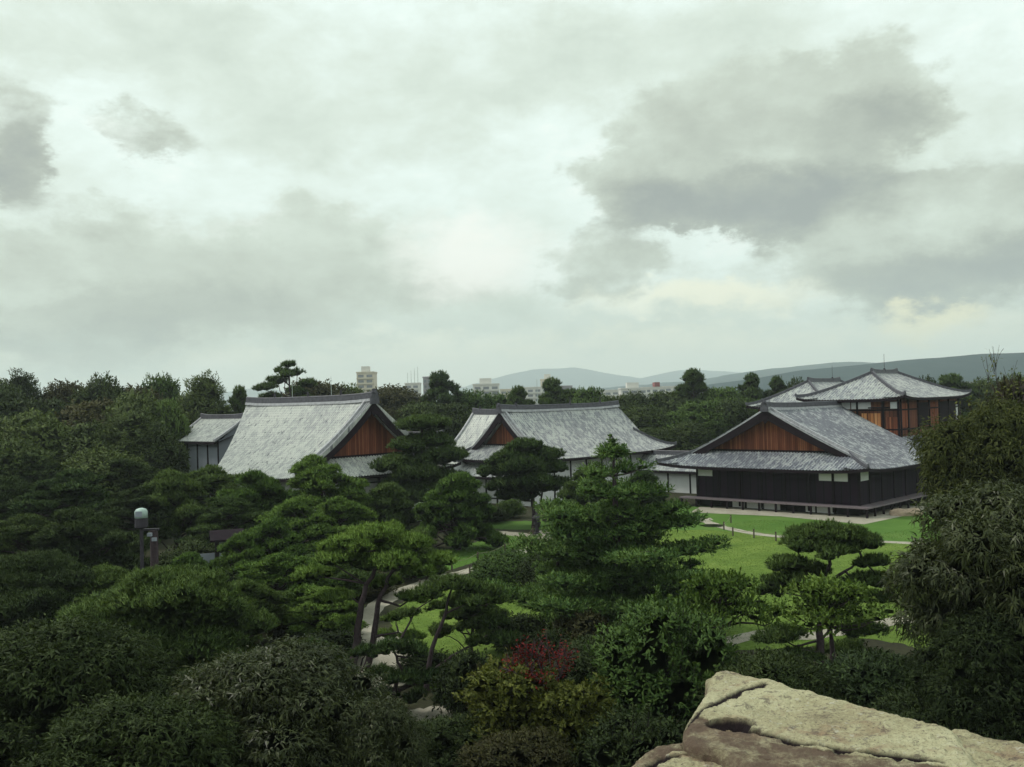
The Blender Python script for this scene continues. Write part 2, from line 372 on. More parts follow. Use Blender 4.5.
def ribbon(name, pts, width, z, mat):
    pts = [D2(p[:2]) for p in pts]; fine = []
    for i in range(len(pts) - 1):
        p0 = pts[max(i - 1, 0)]; p1 = pts[i]; p2 = pts[i + 1]; p3 = pts[min(i + 2, len(pts) - 1)]
        for k in range(8):
            s = k / 8; fine.append(.5 * (2 * p1 + (p2 - p0) * s + (2 * p0 - 5 * p1 + 4 * p2 - p3) * s * s + (3 * p1 - p0 - 3 * p2 + p3) * s ** 3))
    fine.append(pts[-1]); V = []; 
    for i, p in enumerate(fine):
        d = fine[min(i + 1, len(fine) - 1)] - fine[max(i - 1, 0)]; d /= np.linalg.norm(d); nrm = D2([-d[1], d[0]])
        wv = width * (1 + .10 * math.sin(i * 1.3) + .08 * math.sin(i * 2.9))
        V += [(*(p - nrm * wv / 2), z), (*(p + nrm * wv / 2), z)]
    me = bpy.data.meshes.new(name); me.from_pydata(V, [], [(2 * i, 2 * i + 2, 2 * i + 3, 2 * i + 1) for i in range(len(fine) - 1)]); me.materials.append(mat)
    o = bpy.data.objects.new(name, me); COL.objects.link(o); tag(o, kind='structure'); return o

HB = 9500.0
sheet('ground', [(-HB + 60, -300), (HB - 60, -300), (HB - 60, HB - 60), (-HB + 60, HB - 60)], 0.0, MAT['soil'])
G = lambda x, y: onz(x, y, 0.0)[:2]
LAWN_POLYS = []
# bright lawn right of the tall fir and its two smaller neighbours
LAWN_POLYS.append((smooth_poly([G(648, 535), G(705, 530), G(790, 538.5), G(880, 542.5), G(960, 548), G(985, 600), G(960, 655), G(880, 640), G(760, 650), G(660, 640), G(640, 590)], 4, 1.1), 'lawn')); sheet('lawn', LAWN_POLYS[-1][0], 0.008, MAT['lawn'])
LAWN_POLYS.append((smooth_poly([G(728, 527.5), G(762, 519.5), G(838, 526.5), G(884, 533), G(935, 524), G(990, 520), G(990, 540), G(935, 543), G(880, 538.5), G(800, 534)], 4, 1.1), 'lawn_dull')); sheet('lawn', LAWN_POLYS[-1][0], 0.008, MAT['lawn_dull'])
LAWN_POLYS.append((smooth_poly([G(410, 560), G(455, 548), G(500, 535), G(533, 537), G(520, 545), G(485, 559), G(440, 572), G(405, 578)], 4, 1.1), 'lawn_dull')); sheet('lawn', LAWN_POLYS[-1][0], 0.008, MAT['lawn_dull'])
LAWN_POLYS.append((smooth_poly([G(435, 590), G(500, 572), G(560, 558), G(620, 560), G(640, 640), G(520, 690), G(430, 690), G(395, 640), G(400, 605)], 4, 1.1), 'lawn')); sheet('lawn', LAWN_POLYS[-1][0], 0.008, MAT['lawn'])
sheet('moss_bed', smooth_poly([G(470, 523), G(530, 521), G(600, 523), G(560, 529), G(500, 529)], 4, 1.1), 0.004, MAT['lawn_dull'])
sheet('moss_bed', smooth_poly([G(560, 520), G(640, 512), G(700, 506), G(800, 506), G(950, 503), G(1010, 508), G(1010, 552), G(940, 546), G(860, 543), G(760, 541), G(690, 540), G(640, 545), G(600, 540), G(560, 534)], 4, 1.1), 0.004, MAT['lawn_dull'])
ribbon('path', [G(470, 531), G(505, 533), G(535, 536), G(548, 531), G(572, 527), G(640, 521), G(712, 519)], 1.7, 0.012, MAT['gravel'])
ribbon('path', [G(546, 532), G(538, 544), G(510, 557), G(480, 568), G(445, 577), G(405, 590), G(372, 610), G(356, 636), G(350, 668)], 1.3, 0.016, MAT['gravel'])
ribbon('path', [G(700, 519), G(722, 527), G(760, 534.5), G(812, 539), G(880, 541.8), G(950, 545), G(1010, 547)], 1.1, 0.016, MAT['gravel'])
sheet('gravel_court', [onz(690, 512.5, 0)[:2], onz(780, 516.5, 0)[:2], onz(864, 524.5, 0)[:2], onz(902, 516.5, 0)[:2], onz(955, 507, 0)[:2], onz(880, 505, 0)[:2], onz(780, 508, 0)[:2], onz(700, 507, 0)[:2]], 0.020, MAT['gravel'])
sheet('gravel_court', smooth_poly([G(352, 640), G(400, 632), G(412, 660), G(395, 690), G(345, 700)], 4, 1.1), 0.022, MAT['gravel'])
sheet('gravel_court', smooth_poly([G(380, 735), G(400, 712), G(440, 706), G(495, 696), G(490, 708), G(440, 726), G(430, 742)], 4, 1.1), 0.020, MAT['gravel'])
ribbon('path', [G(600, 690), G(690, 652), G(765, 634), G(800, 637), G(850, 630), G(905, 620), G(990, 612)], 1.3, 0.024, MAT['gravel'])

def hill(name, prof, D, depth, seed):
    """range of hills: crest given as (pixel x, pixel y) at its real distance, slopes down to both sides"""
    xs = np.linspace(prof[0][0], prof[-1][0], 220); px = [p[0] for p in prof]; py = [p[1] for p in prof]
    nr = 36; V = []; ys = np.interp(xs, px, py)
    for x, y in zip(xs, ys):
        p = at_depth(x, y, D)
        for k in range(nr):
            s = (k / (nr - 1)) * 2 - 1
            V.append((p[0] * (1 + .25 * s * depth / D), D + s * depth, p[2] * (1 - abs(s)) ** 0.85))
    V = D2(V); n = fbm(V * D2([.0022, .0022, 0]), 5, seed); s = np.clip(V[:, 2] / 60, 0, 1)
    V[:, 2] += n * np.minimum(70, D * .012) * s; V[:, 2] = np.where(V[:, 2] < 2, V[:, 2] - 3, V[:, 2])
    Fs = [(i * nr + k, (i + 1) * nr + k, (i + 1) * nr + k + 1, i * nr + k + 1) for i in range(219) for k in range(nr - 1)]
    me = np_mesh(name, V, [D2(Fs)]); me.polygons.foreach_set('use_smooth', [True] * len(me.polygons)); me.materials.append(MAT['hill'])
    o = bpy.data.objects.new(name, me); COL.objects.link(o); tag(o, kind='structure'); return o
hill('hill', [(560, 398), (640, 392), (700, 386), (760, 378), (800, 371), (850, 366), (900, 361), (935, 359), (980, 354), (1040, 351), (1120, 347), (1250, 352)], 1500, 460, 3)
hill('hill', [(480, 398), (540, 390), (600, 388), (680, 381), (740, 373), (800, 366), (850, 361), (875, 362), (920, 358), (970, 357), (1080, 360), (1200, 372)], 3400, 900, 9)
hill('hill', [(150, 399), (225, 391), (262, 384), (300, 394), (380, 399), (430, 395), (480, 382), (530, 371), (575, 368), (610, 372), (640, 376), (690, 368), (730, 369), (800, 378), (900, 390)], 8200, 1100, 17)

# the hazy air
def haze():
    m = bpy.data.materials.new('haze_air'); m.use_nodes = True; t = NT(m.node_tree); t.n.remove(t.n['Principled BSDF'])
    v = t.new('ShaderNodeVolumePrincipled'); v.inputs['Density'].default_value = HAZE_DENSITY; v.inputs['Color'].default_value = (.87, .96, .98, 1)
    v.inputs['Anisotropy'].default_value = 0.1
    t.l.new(v.outputs[0], t.n['Material Output'].inputs['Volume'])
    mb = MB(); mb.box(lambda a, b, z: (a, b, z), -HB, HB, -400, HB, -4.0, 390.0)
    o = mb.build('haze', m); tag(o, 'thin pale haze lying over the garden and hills', 'haze', None, 'stuff')
haze()

# ------------------------------------------------------------------ palace roofs
AZ_U = rad(-45.5); AZ_V = rad(44.5)
U2 = D2([math.sin(AZ_U), math.cos(AZ_U)]); V2 = D2([math.sin(AZ_V), math.cos(AZ_V)])
TP = 0.34
def frame(o, A, B):
    o = D2(o[:2]); return lambda a, b, z: (*(o + A * a + B * b), z)

class Roof:
    """hip-and-gable roof in a local frame: a along the ridge from the front eave, b to the right"""
    def __init__(s, fr, W, L, ze, zr, sf, sb, lift=0.35, conc=0.35, over=0.55, hipf=True, hipb=True, trim=None):
        s.fr, s.W, s.L, s.ze, s.zr, s.sf, s.sb, s.lift, s.conc, s.over, s.trim = fr, W, L, ze, zr, sf, sb, lift, conc, over, trim
    def prof(s, t):
        q = np.clip(t / s.W, 0, 1); return s.ze + (s.zr - s.ze) * ((1 - s.conc) * q + s.conc * q * q)
    def up(s, a, b):
        x = abs(a - s.L / 2) / (s.L / 2); y = abs(b) / s.W; return s.lift * (min(1.05, x) * min(1.05, y)) ** 5
    def z(s, a, b, t): return float(s.prof(t)) + s.up(a, b)
    def cols(s, lo, hi):
        n = max(1, int(round((hi - lo) / TP))); p = (hi - lo) / n; xs = []; hs = []
        for i in range(n):
            for k, h in ((0.0, 0.0), (0.42, 0.0), (0.55, .075), (0.86, .075)): xs.append(lo + (i + k) * p); hs.append(h)
        return xs + [hi], hs + [0.0]
    def side(s, mb, sg, rows=12, a0=None, a1=None):
        lo = 0.0 if s.sf else 0.0; hi = s.L
        xs, hs = s.cols(lo, hi); V = []; uv = []
        for a, h in zip(xs, hs):
            t0, t1 = 0.0, s.W
            if s.sf and a < s.sf - s.over: t1 = max(0.01, a)
            if s.sb and a > s.L - s.sb + s.over: t1 = max(0.01, s.L - a)
            if s.trim: t0 = max(t0, s.trim(a, sg)); t1 = max(t1, t0 + 0.01)
            for r in range(rows + 1):
                t = t0 + (t1 - t0) * r / rows; b = sg * (s.W - t)
                V.append(s.fr(a, b, s.z(a, b, t) + h)); uv.append((a, t * 1.15))
        m = rows + 1; Fs = []
        for i in range(len(xs) - 1):
            for r in range(rows):
                q = (i * m + r, (i + 1) * m + r, (i + 1) * m + r + 1, i * m + r + 1); Fs.append(q if sg > 0 else q[::-1])
        mb.add(V, Fs, uv)
    def end(s, mb, front=True, rows=6):
        sd = s.sf if front else s.sb
        xs, hs = s.cols(-s.W, s.W); V = []; uv = []
        for b, h in zip(xs, hs):
            tm = max(0.01, min(sd + .05, s.W - abs(b)))
            for r in range(rows + 1):
                t = tm * r / rows; a = t if front else s.L - t
                V.append(s.fr(a, b, s.z(a, b, t) + h)); uv.append((b + 40, t * 1.15))
        m = rows + 1; Fs = []
        for i in range(len(xs) - 1):
            for r in range(rows):
                q = (i * m + r, (i + 1) * m + r, (i + 1) * m + r + 1, i * m + r + 1); Fs.append(q[::-1] if not front else q)
        mb.add(V, Fs, uv)
    def soffit(s, mb, d=0.30, inset=0.06):
        """underside and eave edge"""
        n = 24; top = []; 
        def P(a, b, t, dz): return s.fr(a, b, s.z(a, b, t) - dz)
        for sg in (-1, 1):
            V = []
            for i in range(n + 1):
                a = s.L * i / n
                t0 = s.trim(a, sg) if s.trim else 0
                V += [P(a, sg * (s.W - t0), t0, 0.02), P(a, sg * (s.W - t0), t0, d), P(a, sg * (s.W - t0 - 2.6), t0 + 2.6, d + .55)]
            Fs = []
            for i in range(n):
                for k in range(2): Fs.append((i * 3 + k, i * 3 + k + 1, i * 3 + 4 + k, i * 3 + 3 + k))
            mb.add(V, Fs)
        for e, sd in ((0, s.sf), (1, s.sb)):
            V = []
            for i in range(n + 1):
                b = -s.W + 2 * s.W * i / n
                f = (lambda t: t) if e == 0 else (lambda t: s.L - t)
                V += [P(f(0), b, 0, 0.02), P(f(0), b, 0, d), P(f(min(2.6, s.L / 3)), b * (1 - 2.6 / s.W), 2.6, d + .55)]
            if not sd: continue
            mb.add(V, [(i * 3 + k, i * 3 + k + 1, i * 3 + 4 + k, i * 3 + 3 + k) for i in range(n) for k in range(2)])
    def d3(s, da, db):
        p = D2(s.fr(da, db, 0)) - D2(s.fr(0, 0, 0)); return p / np.linalg.norm(p)
    def ridge(s, h=0.7, w=0.42, a0=None, a1=None):
        mb = MB(); a0 = (s.sf - s.over if s.sf else 0) if a0 is None else a0; a1 = (s.L - s.sb + s.over if s.sb else s.L) if a1 is None else a1
        n = 10; pts = []; 
        for i in range(n + 1):
            k = i / n; pts.append(D2(s.fr(a0 + (a1 - a0) * k, 0, s.zr - 0.05 + .22 * abs(2 * k - 1) ** 4)))
        sd = [s.d3(0, 1)] * (n + 1)
        mb.sweep_rect(pts, sd, w, h, 0.1)
        mb.tube([p + D2([0, 0, h + .04]) for p in pts], [w * .3] * (n + 1), 6)
        return mb, pts
    def hips(s):
        out = []
        for e, sdp in ((0, s.sf), (1, s.sb)):
            if not sdp: continue
            for sg in (-1, 1):
                mb = MB(); top = min(sdp, s.W); pts = []
                for i in range(9):
                    t = top * i / 8; a = t if e == 0 else s.L - t; b = sg * (s.W - t); pts.append(D2(s.fr(a, b, s.z(a, b, t) + .03)))
                side = s.d3(1 if e == 0 else -1, sg)
                mb.sweep_rect(pts, [side] * 9, 0.30, 0.30); mb.tube([pts[0] + D2([0, 0, .1]), pts[0] + D2([0, 0, .42])], [.16, .10], 6); out.append(mb)
        return out
    def verges(s, e=0, rows=3, inner=True):
        """stacked tile rolls running down the gable edges"""
        out = []; sd = s.sf if e == 0 else s.sb
        for sg in (-1, 1):
            for j in range(rows):
                mb = MB(); off = -s.over + .12 + j * .36; pts = []
                for i in range(13):
                    t = s.W - (s.W - max(sd * .78, .15)) * i / 12 if j < rows - 1 or not inner else s.W - (s.W - max(sd * .55, .1)) * i / 12
                    a = (sd + off) if e == 0 else s.L - sd - off; b = sg * (s.W - t)
                    pts.append(D2(s.fr(a, b, float(s.prof(t)) + .07)))
                big = (j == rows - 1 and inner)
                if big: mb.sweep_rect(pts, [s.d3(1, 0)] * 13, .34, .34)
                else: mb.tube(pts, [.10] * 13, 6)
                out.append(mb)
        return out
    def gable(s, e=0, zb=None):
        """triangular board wall, bargeboards and pendant"""
        sd = s.sf if e == 0 else s.sb; ac = (sd + .75) if e == 0 else s.L - sd - .75; ab = (sd - s.over + .05) if e == 0 else s.L - sd + s.over - .05
        zb = float(s.prof(sd)) + .02 if zb is None else zb; h = s.W - sd
        wall = MB(); n = 16; V = []; uv = []
        for i in range(2 * n + 1):
            b = -h + h * i / n; t = s.W - abs(b); zt = max(zb, float(s.prof(t)) - .18)
            V += [s.fr(ac, b, zb - .15), s.fr(ac, b, zt)]; uv += [(b + 30, 0), (b + 30, zt - zb)]
        wall.add(V, [(2 * i, 2 * i + 2, 2 * i + 3, 2 * i + 1) for i in range(2 * n)], uv)
        bg = MB()
        sgn = 1 if e == 0 else -1
        for sg in (-1, 1):
            V = []
            for i in range(n + 1):
                t = s.W - (s.W - max(sd * .8, .1)) * i / n; b = sg * (s.W - t); z = float(s.prof(t)); hh = .62 + .34 * (1 - i / n)
                V += [s.fr(ab, b, z + .02), s.fr(ab, b, z - hh), s.fr(ab + sgn * .12, b, z - hh), s.fr(ab + sgn * .12, b, z + .02)]
            bg.add(V, [(i * 4 + k, i * 4 + (k + 1) % 4, i * 4 + 4 + (k + 1) % 4, i * 4 + 4 + k) for i in range(n) for k in range(4)])
        bg.box(s.fr, ac - .08 * sgn, ac + .02 * sgn, -h * .98, h * .98, zb - .02, zb + .22)
        pend = MB(); pp = []
        for (b, z) in ((-.12, -.5), (-.42, -.78), (-.30, -1.12), (0, -1.45), (.30, -1.12), (.42, -.78), (.12, -.5)): pp.append((b, s.zr + z))
        k = len(pp); V = [s.fr(ab - .05 * sgn, b, z) for b, z in pp] + [s.fr(ab + .07 * sgn, b, z) for b, z in pp]
        pend.add(V, [tuple(range(k)), tuple(range(k, 2 * k))[::-1]] + [(i, i + k, (i + 1) % k + k, (i + 1) % k) for i in range(k)])
        return wall, bg, pend
    def demon(s, e=0, sc=1.0):
        """end tile closing the ridge: stepped plate with a round crest"""
        mb = MB(); sd = s.sf if e == 0 else s.sb; a = (sd - s.over) if e == 0 else s.L - sd + s.over; q = -1 if e == 0 else 1
        z = s.zr + .05
        for b, z0, z1 in ((.42, -.25, .35), (.32, .35, .7), (.18, .7, 1.0)): mb.box(s.fr, a + q * .16 * sc, a - q * .02, -b * sc, b * sc, z + z0 * sc, z + z1 * sc)
        mb.tube([D2(s.fr(a + q * .30 * sc, 0, z + .72 * sc)), D2(s.fr(a - q * .25, 0, z + .70 * sc))], [.15 * sc] * 2, 8)
        return mb

def roof_parts(rf, root, tile, front=None, back=None, ridge_h=.7, verge_rows=3, sides=(1, -1), sc=1.0):
    """adds roof (> ridge, hip_ridge, verge, end tile), eaves and gables of one roof to a building"""
    mb = MB()
    for sg in sides: rf.side(mb, sg)
    if rf.sf: rf.end(mb, True)
    if rf.sb: rf.end(mb, False)
    ro = mb.build('roof', tile, root)
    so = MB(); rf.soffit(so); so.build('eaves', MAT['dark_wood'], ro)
    rm, rp = rf.ridge(ridge_h); rm.build('ridge', MAT['ridge'], ro)
    fm = MB(); fm.sweep_rect(rp, [rf.d3(0, 1)] * len(rp), .62, .16, .12); fm.build('ridge_foot_course', MAT['ridge_light'], ro)
    for hp in rf.hips(): hp.build('hip_ridge', MAT['ridge'], ro)
    for e, on in ((0, front), (1, back)):
        if on is None: continue
        for vg in rf.verges(e, verge_rows): vg.build('verge_tiles', MAT['ridge_light'], ro)
        rf.demon(e, sc).build('ridge_end_tile', MAT['ridge'], ro)
        w, bg, pd = rf.gable(e)
        go = w.build('gable', MAT[on], root); bg.build('bargeboard', MAT['dark_wood'], go); pd.build('gable_pendant', MAT['dark_wood'], go)
    return ro

def wall_box(fr, a0, a1, b0, b1, z0, z1):
    mb = MB()
    P = [(a0, b0), (a1, b0), (a1, b1), (a0, b1)]; run = 0
    for i in range(4):
        p, q = P[i], P[(i + 1) % 4]; l = math.hypot(q[0] - p[0], q[1] - p[1])
        mb.add([fr(*p, z0), fr(*q, z0), fr(*q, z1), fr(*p, z1)], [(0, 1, 2, 3)], [(run, 0), (run + l, 0), (run + l, z1 - z0), (run, z1 - z0)]); run += l
    return mb
def rod(p, h, r=.035, base=True):
    mb = MB(); p = D2(p); mb.tube([p, p + D2([0, 0, h])], [r, r * .6], 5)
    if base: mb.tube([p - D2([0, 0, .1]), p + D2([0, 0, .35])], [.2, .12], 6)
    return mb

# ---- large single-storey hall on the right
def right_hall():
    o = D2([24.25, 97.6]); fr = frame(o, V2, -U2)
    root = empty('palace_hall', (*(o + V2 * 10), 0), 'dark timber palace hall with broad blue-grey tiled roof and veranda facing the lawn', 'palace building')
    rf = Roof(fr, 12.0, 27.0, 4.35, 10.25, 3.3, 3.0, lift=.38, conc=.16, over=.7)
    roof_parts(rf, root, MAT['tile_blue'], 'gable_board', None, .55, 3)
    gb = MB(); 
    wi = 1.75
    wl = 4.1; w = wall_box(fr, wi, 26, -12 + wl, 12 - wi, .75, 4.9); w.build('wall', MAT['dark_board'], root)
    # white plaster panels under the eaves
    for k, (b0, b1) in enumerate([(-7.9, -6.0), (6.2, 9.15)]):
        mb = MB(); mb.box(fr, wi - .03, wi + .05, b0, b1, 3.25, 4.2); mb.build('plaster_panel', MAT['plaster'], root)
    mb = MB(); mb.box(fr, wi + .35, wi + 2.1, 12 - wi - .05, 12 - wi + .03, 3.3, 4.2); mb.build('plaster_panel', MAT['plaster'], root)
    # pillars
    for b in np.linspace(-12 + wl, 12 - wi, 8):
        mb = MB(); mb.box(fr, wi - .1, wi + .14, b - .12, b + .12, .2, 4.3); mb.build('pillar', MAT['dark_wood'], root)
    for a in np.linspace(wi + 2.2, 24, 8):
        mb = MB(); mb.box(fr, a - .12, a + .12, 12 - wi - .14, 12 - wi + .1, .2, 4.3); mb.build('pillar', MAT['dark_wood'], root)
    # beam under the eaves
    mb = MB(); mb.box(fr, wi - .08, wi + .08, -12 + wl, 12 - wi, 4.22, 4.45); mb.box(fr, wi, 25, 12 - wi - .08, 12 - wi + .08, 4.22, 4.45); mb.build('beam', MAT['dark_wood'], root)
    # veranda
    v0 = .35
    mb = MB(); mb.box(fr, v0, wi + .02, -12 + 2.6, 12 - v0, .86, 1.0); mb.box(fr, wi + .022, 26, 12 - wi, 12 - v0, .86, 1.0); ve = mb.build('veranda', MAT['grey_wood'], root)
    for b in np.linspace(-12 + 2.8, 12 - v0 - .15, 12):
        mb = MB(); mb.box(fr, v0 + .1, v0 + .27, b - .09, b + .09, 0, .855); mb.build('veranda_post', MAT['dark_wood'], ve)
    for a in np.linspace(v0 + 2, 25.5, 13):
        mb = MB(); mb.box(fr, a - .09, a + .09, 12 - v0 - .27, 12 - v0 - .1, 0, .855); mb.build('veranda_post', MAT['dark_wood'], ve)
    # white panels closing the space below the floor
    for b0, b1 in [(-3.6, -2.2), (-1.9, -.2), (.1, 1.9), (4.7, 5.7), (5.9, 7.6)]:
        mb = MB(); mb.box(fr, wi - .06, wi - .015, b0, b1, .10, .72); mb.build('base_panel', MAT['plaster'], root)
    mb = wall_box(fr, wi + .12, 26, -12 + wl + .12, 12 - wi - .12, 0, .76); mb.build('base_wall', MAT['dark_wood'], root)
    rod(fr(3.6, 0, 10.7), 1.5).build('lightning_rod', MAT['metal_dark'], root)
    # pale rafter band inside the gable
    mb = MB(); sgn = 1
    for sg in (-1, 1):
        for i in range(1):
            p = [D2(fr(3.3 - .5, sg * b, float(rf.prof(12 - b)) - .62)) for b in np.linspace(.6, 7.9, 8)]
            mb.sweep_rect(p, [rf.d3(1, 0)] * 8, .10, .10, .08)
    mb.build('gable_rafter', MAT['shutter_board'], root)
right_hall()

# ---- two-storey tower and its rear wing
def hip_roof(root, fr, W, L, ze, zr, tile, lift=.3, conc=.2, ridge_h=.35):
    rf = Roof(fr, W, L, ze, zr, W, W, lift=lift, conc=conc, over=0.0)
    mb = MB(); rf.side(mb, 1); rf.side(mb, -1); rf.end(mb, True); rf.end(mb, False); ro = mb.build('roof', tile, root)
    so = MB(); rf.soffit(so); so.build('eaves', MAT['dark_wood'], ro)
    for hp in rf.hips(): hp.build('hip_ridge', MAT['ridge'], ro)
    rm, _ = rf.ridge(ridge_h, .4, W - .15, L - W + .15); rm.build('ridge', MAT['ridge'], ro)
    return rf, ro
def tower():
    nc = D2([43.05, 105.3]); W = 6.5; L = 20.0; o = nc + U2 * W; fr = frame(o, V2, -U2)
    root = empty('palace_tower', (*(o + V2 * 10), 0), 'two-storey red-brown timber palace tower with low hipped roof behind the hall', 'palace building')
    rf, ro = hip_roof(root, fr, W, L, 10.95, 14.0, MAT['tile_mid'], lift=.42)
    i = 1.15
    wall_box(fr, i, L - i, -W + i, W - i, 0, 11.3).build('wall', MAT['tower_board'], root)
    def fpan(name, b0, b1, z0, z1, mat, d=.06):
        mb = MB(); mb.add([fr(i - d, b0, z0), fr(i - d, b1, z0), fr(i - d, b1, z1), fr(i - d, b0, z1), fr(i, b0, z0), fr(i, b1, z0), fr(i, b1, z1), fr(i, b0, z1)], [(0, 1, 2, 3), (0, 4, 5, 1), (1, 5, 6, 2), (2, 6, 7, 3), (3, 7, 4, 0)], [(b0, z0), (b1, z0), (b1, z1), (b0, z1)] * 2)
        return mb.build(name, mat, root)
    def spa(name, a0, a1, z0, z1, mat, d=.06):
        b = W - i; mb = MB(); mb.add([fr(a0, b + d, z0), fr(a1, b + d, z0), fr(a1, b + d, z1), fr(a0, b + d, z1), fr(a0, b, z0), fr(a1, b, z0), fr(a1, b, z1), fr(a0, b, z1)], [(0, 1, 2, 3), (0, 4, 5, 1), (1, 5, 6, 2), (2, 6, 7, 3), (3, 7, 4, 0)], [(a0, z0), (a1, z0), (a1, z1), (a0, z1)] * 2)
        return mb.build(name, mat, root)
    for b0, b1 in [(-1.4, -.35), (-.2, 2.1), (4.35, 5.3)]: fpan('plaster_panel', b0, b1, 9.85, 10.6, MAT['plaster'])
    mb = MB(); mb.box(fr, i - .9, i - .1, 2.15, 4.3, 9.9, 10.05); mb.build('awning', MAT['dark_wood'], root)
    for b0, b1 in [(1.0, 1.65), (1.75, 2.4), (2.5, 3.2)]: fpan('shutter', b0, b1, 7.6, 9.35, MAT['shutter_board'])
    for b0, b1 in [(1.3, 2.3), (2.4, 3.1)]: fpan('shutter', b0, b1, 6.2, 7.35, MAT['shutter_board'])
    for b0, b1 in [(3.9, 4.55), (4.6, 5.25)]: fpan('shutter', b0, b1, 5.2, 8.9, MAT['gable_board'])
    for b in (-5.2, -2.6, .5, 3.5, 5.35 - .1): 
        mb = MB(); mb.box(fr, i - .14, i + .02, b - .1, b + .12, 0, 10.9); mb.build('pillar', MAT['dark_wood'], root)
    for a in (1.4, 3.4, 6.2, 9.5, 12.5, 15.5, 18.6):
        mb = MB(); mb.box(fr, a - .1, a + .1, W - i - .02, W - i + .13, 0, 10.9); mb.build('pillar', MAT['dark_wood'], root)
    for z in (9.62, 7.42, 4.9):
        mb = MB(); mb.box(fr, i - .10, i + .02, -W + i, W - i, z, z + .16); mb.box(fr, i, L - i, W - i - .02, W - i + .10, z - .003, z + .157); mb.build('beam', MAT['dark_wood'], root)
    for a0, a1 in [(1.6, 2.4), (2.5, 3.2), (9.8, 10.9), (11.1, 12.2)]: spa('shutter', a0, a1, 7.7, 10.4, MAT['gable_board'])
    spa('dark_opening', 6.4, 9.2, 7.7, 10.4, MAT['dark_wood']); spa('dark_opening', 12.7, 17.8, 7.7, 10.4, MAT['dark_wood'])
    spa('plaster_panel', 17.9, 18.5, 7.0, 9.9, MAT['plaster'])
    mb = MB(); mb.box(fr, 2.0, 6.0, W - i + .02, W - i + 1.6, 6.3, 6.45); mb.build('awning', MAT['metal_dark'], root)
    mb = MB(); mb.box(fr, i - .09, i - .07, 5.35 - .28, 5.35 - .06, 5.2, 6.2); mb.build('paper_notice', MAT['plaster'], root)
    rod(fr(10.0, 0, 14.25), 2.1, .03).build('lightning_rod', MAT['metal_dark'], root)
    # rear wing
    W2, L2 = 6.0, 21.0; lc = D2([31.4, 129.1]); o2 = lc - U2 * W2; fr2 = frame(o2, V2, -U2)
    r2 = empty('palace_wing', (*(o2 + V2 * 8), 0), 'rear palace wing showing only its hipped grey roof left of the tower', 'palace building')
    hip_roof(r2, fr2, W2, L2, 10.1, 13.35, MAT['tile_mid'], lift=.3)
    wall_box(fr2, 1.1, L2 - 1.1, -W2 + 1.1, W2 - 1.1, 0, 10.4).build('wall', MAT['tower_board'], r2)
    rod(fr2(13.0, 0, 13.6), 2.0, .03).build('lightning_rod', MAT['metal_dark'], r2)
tower()

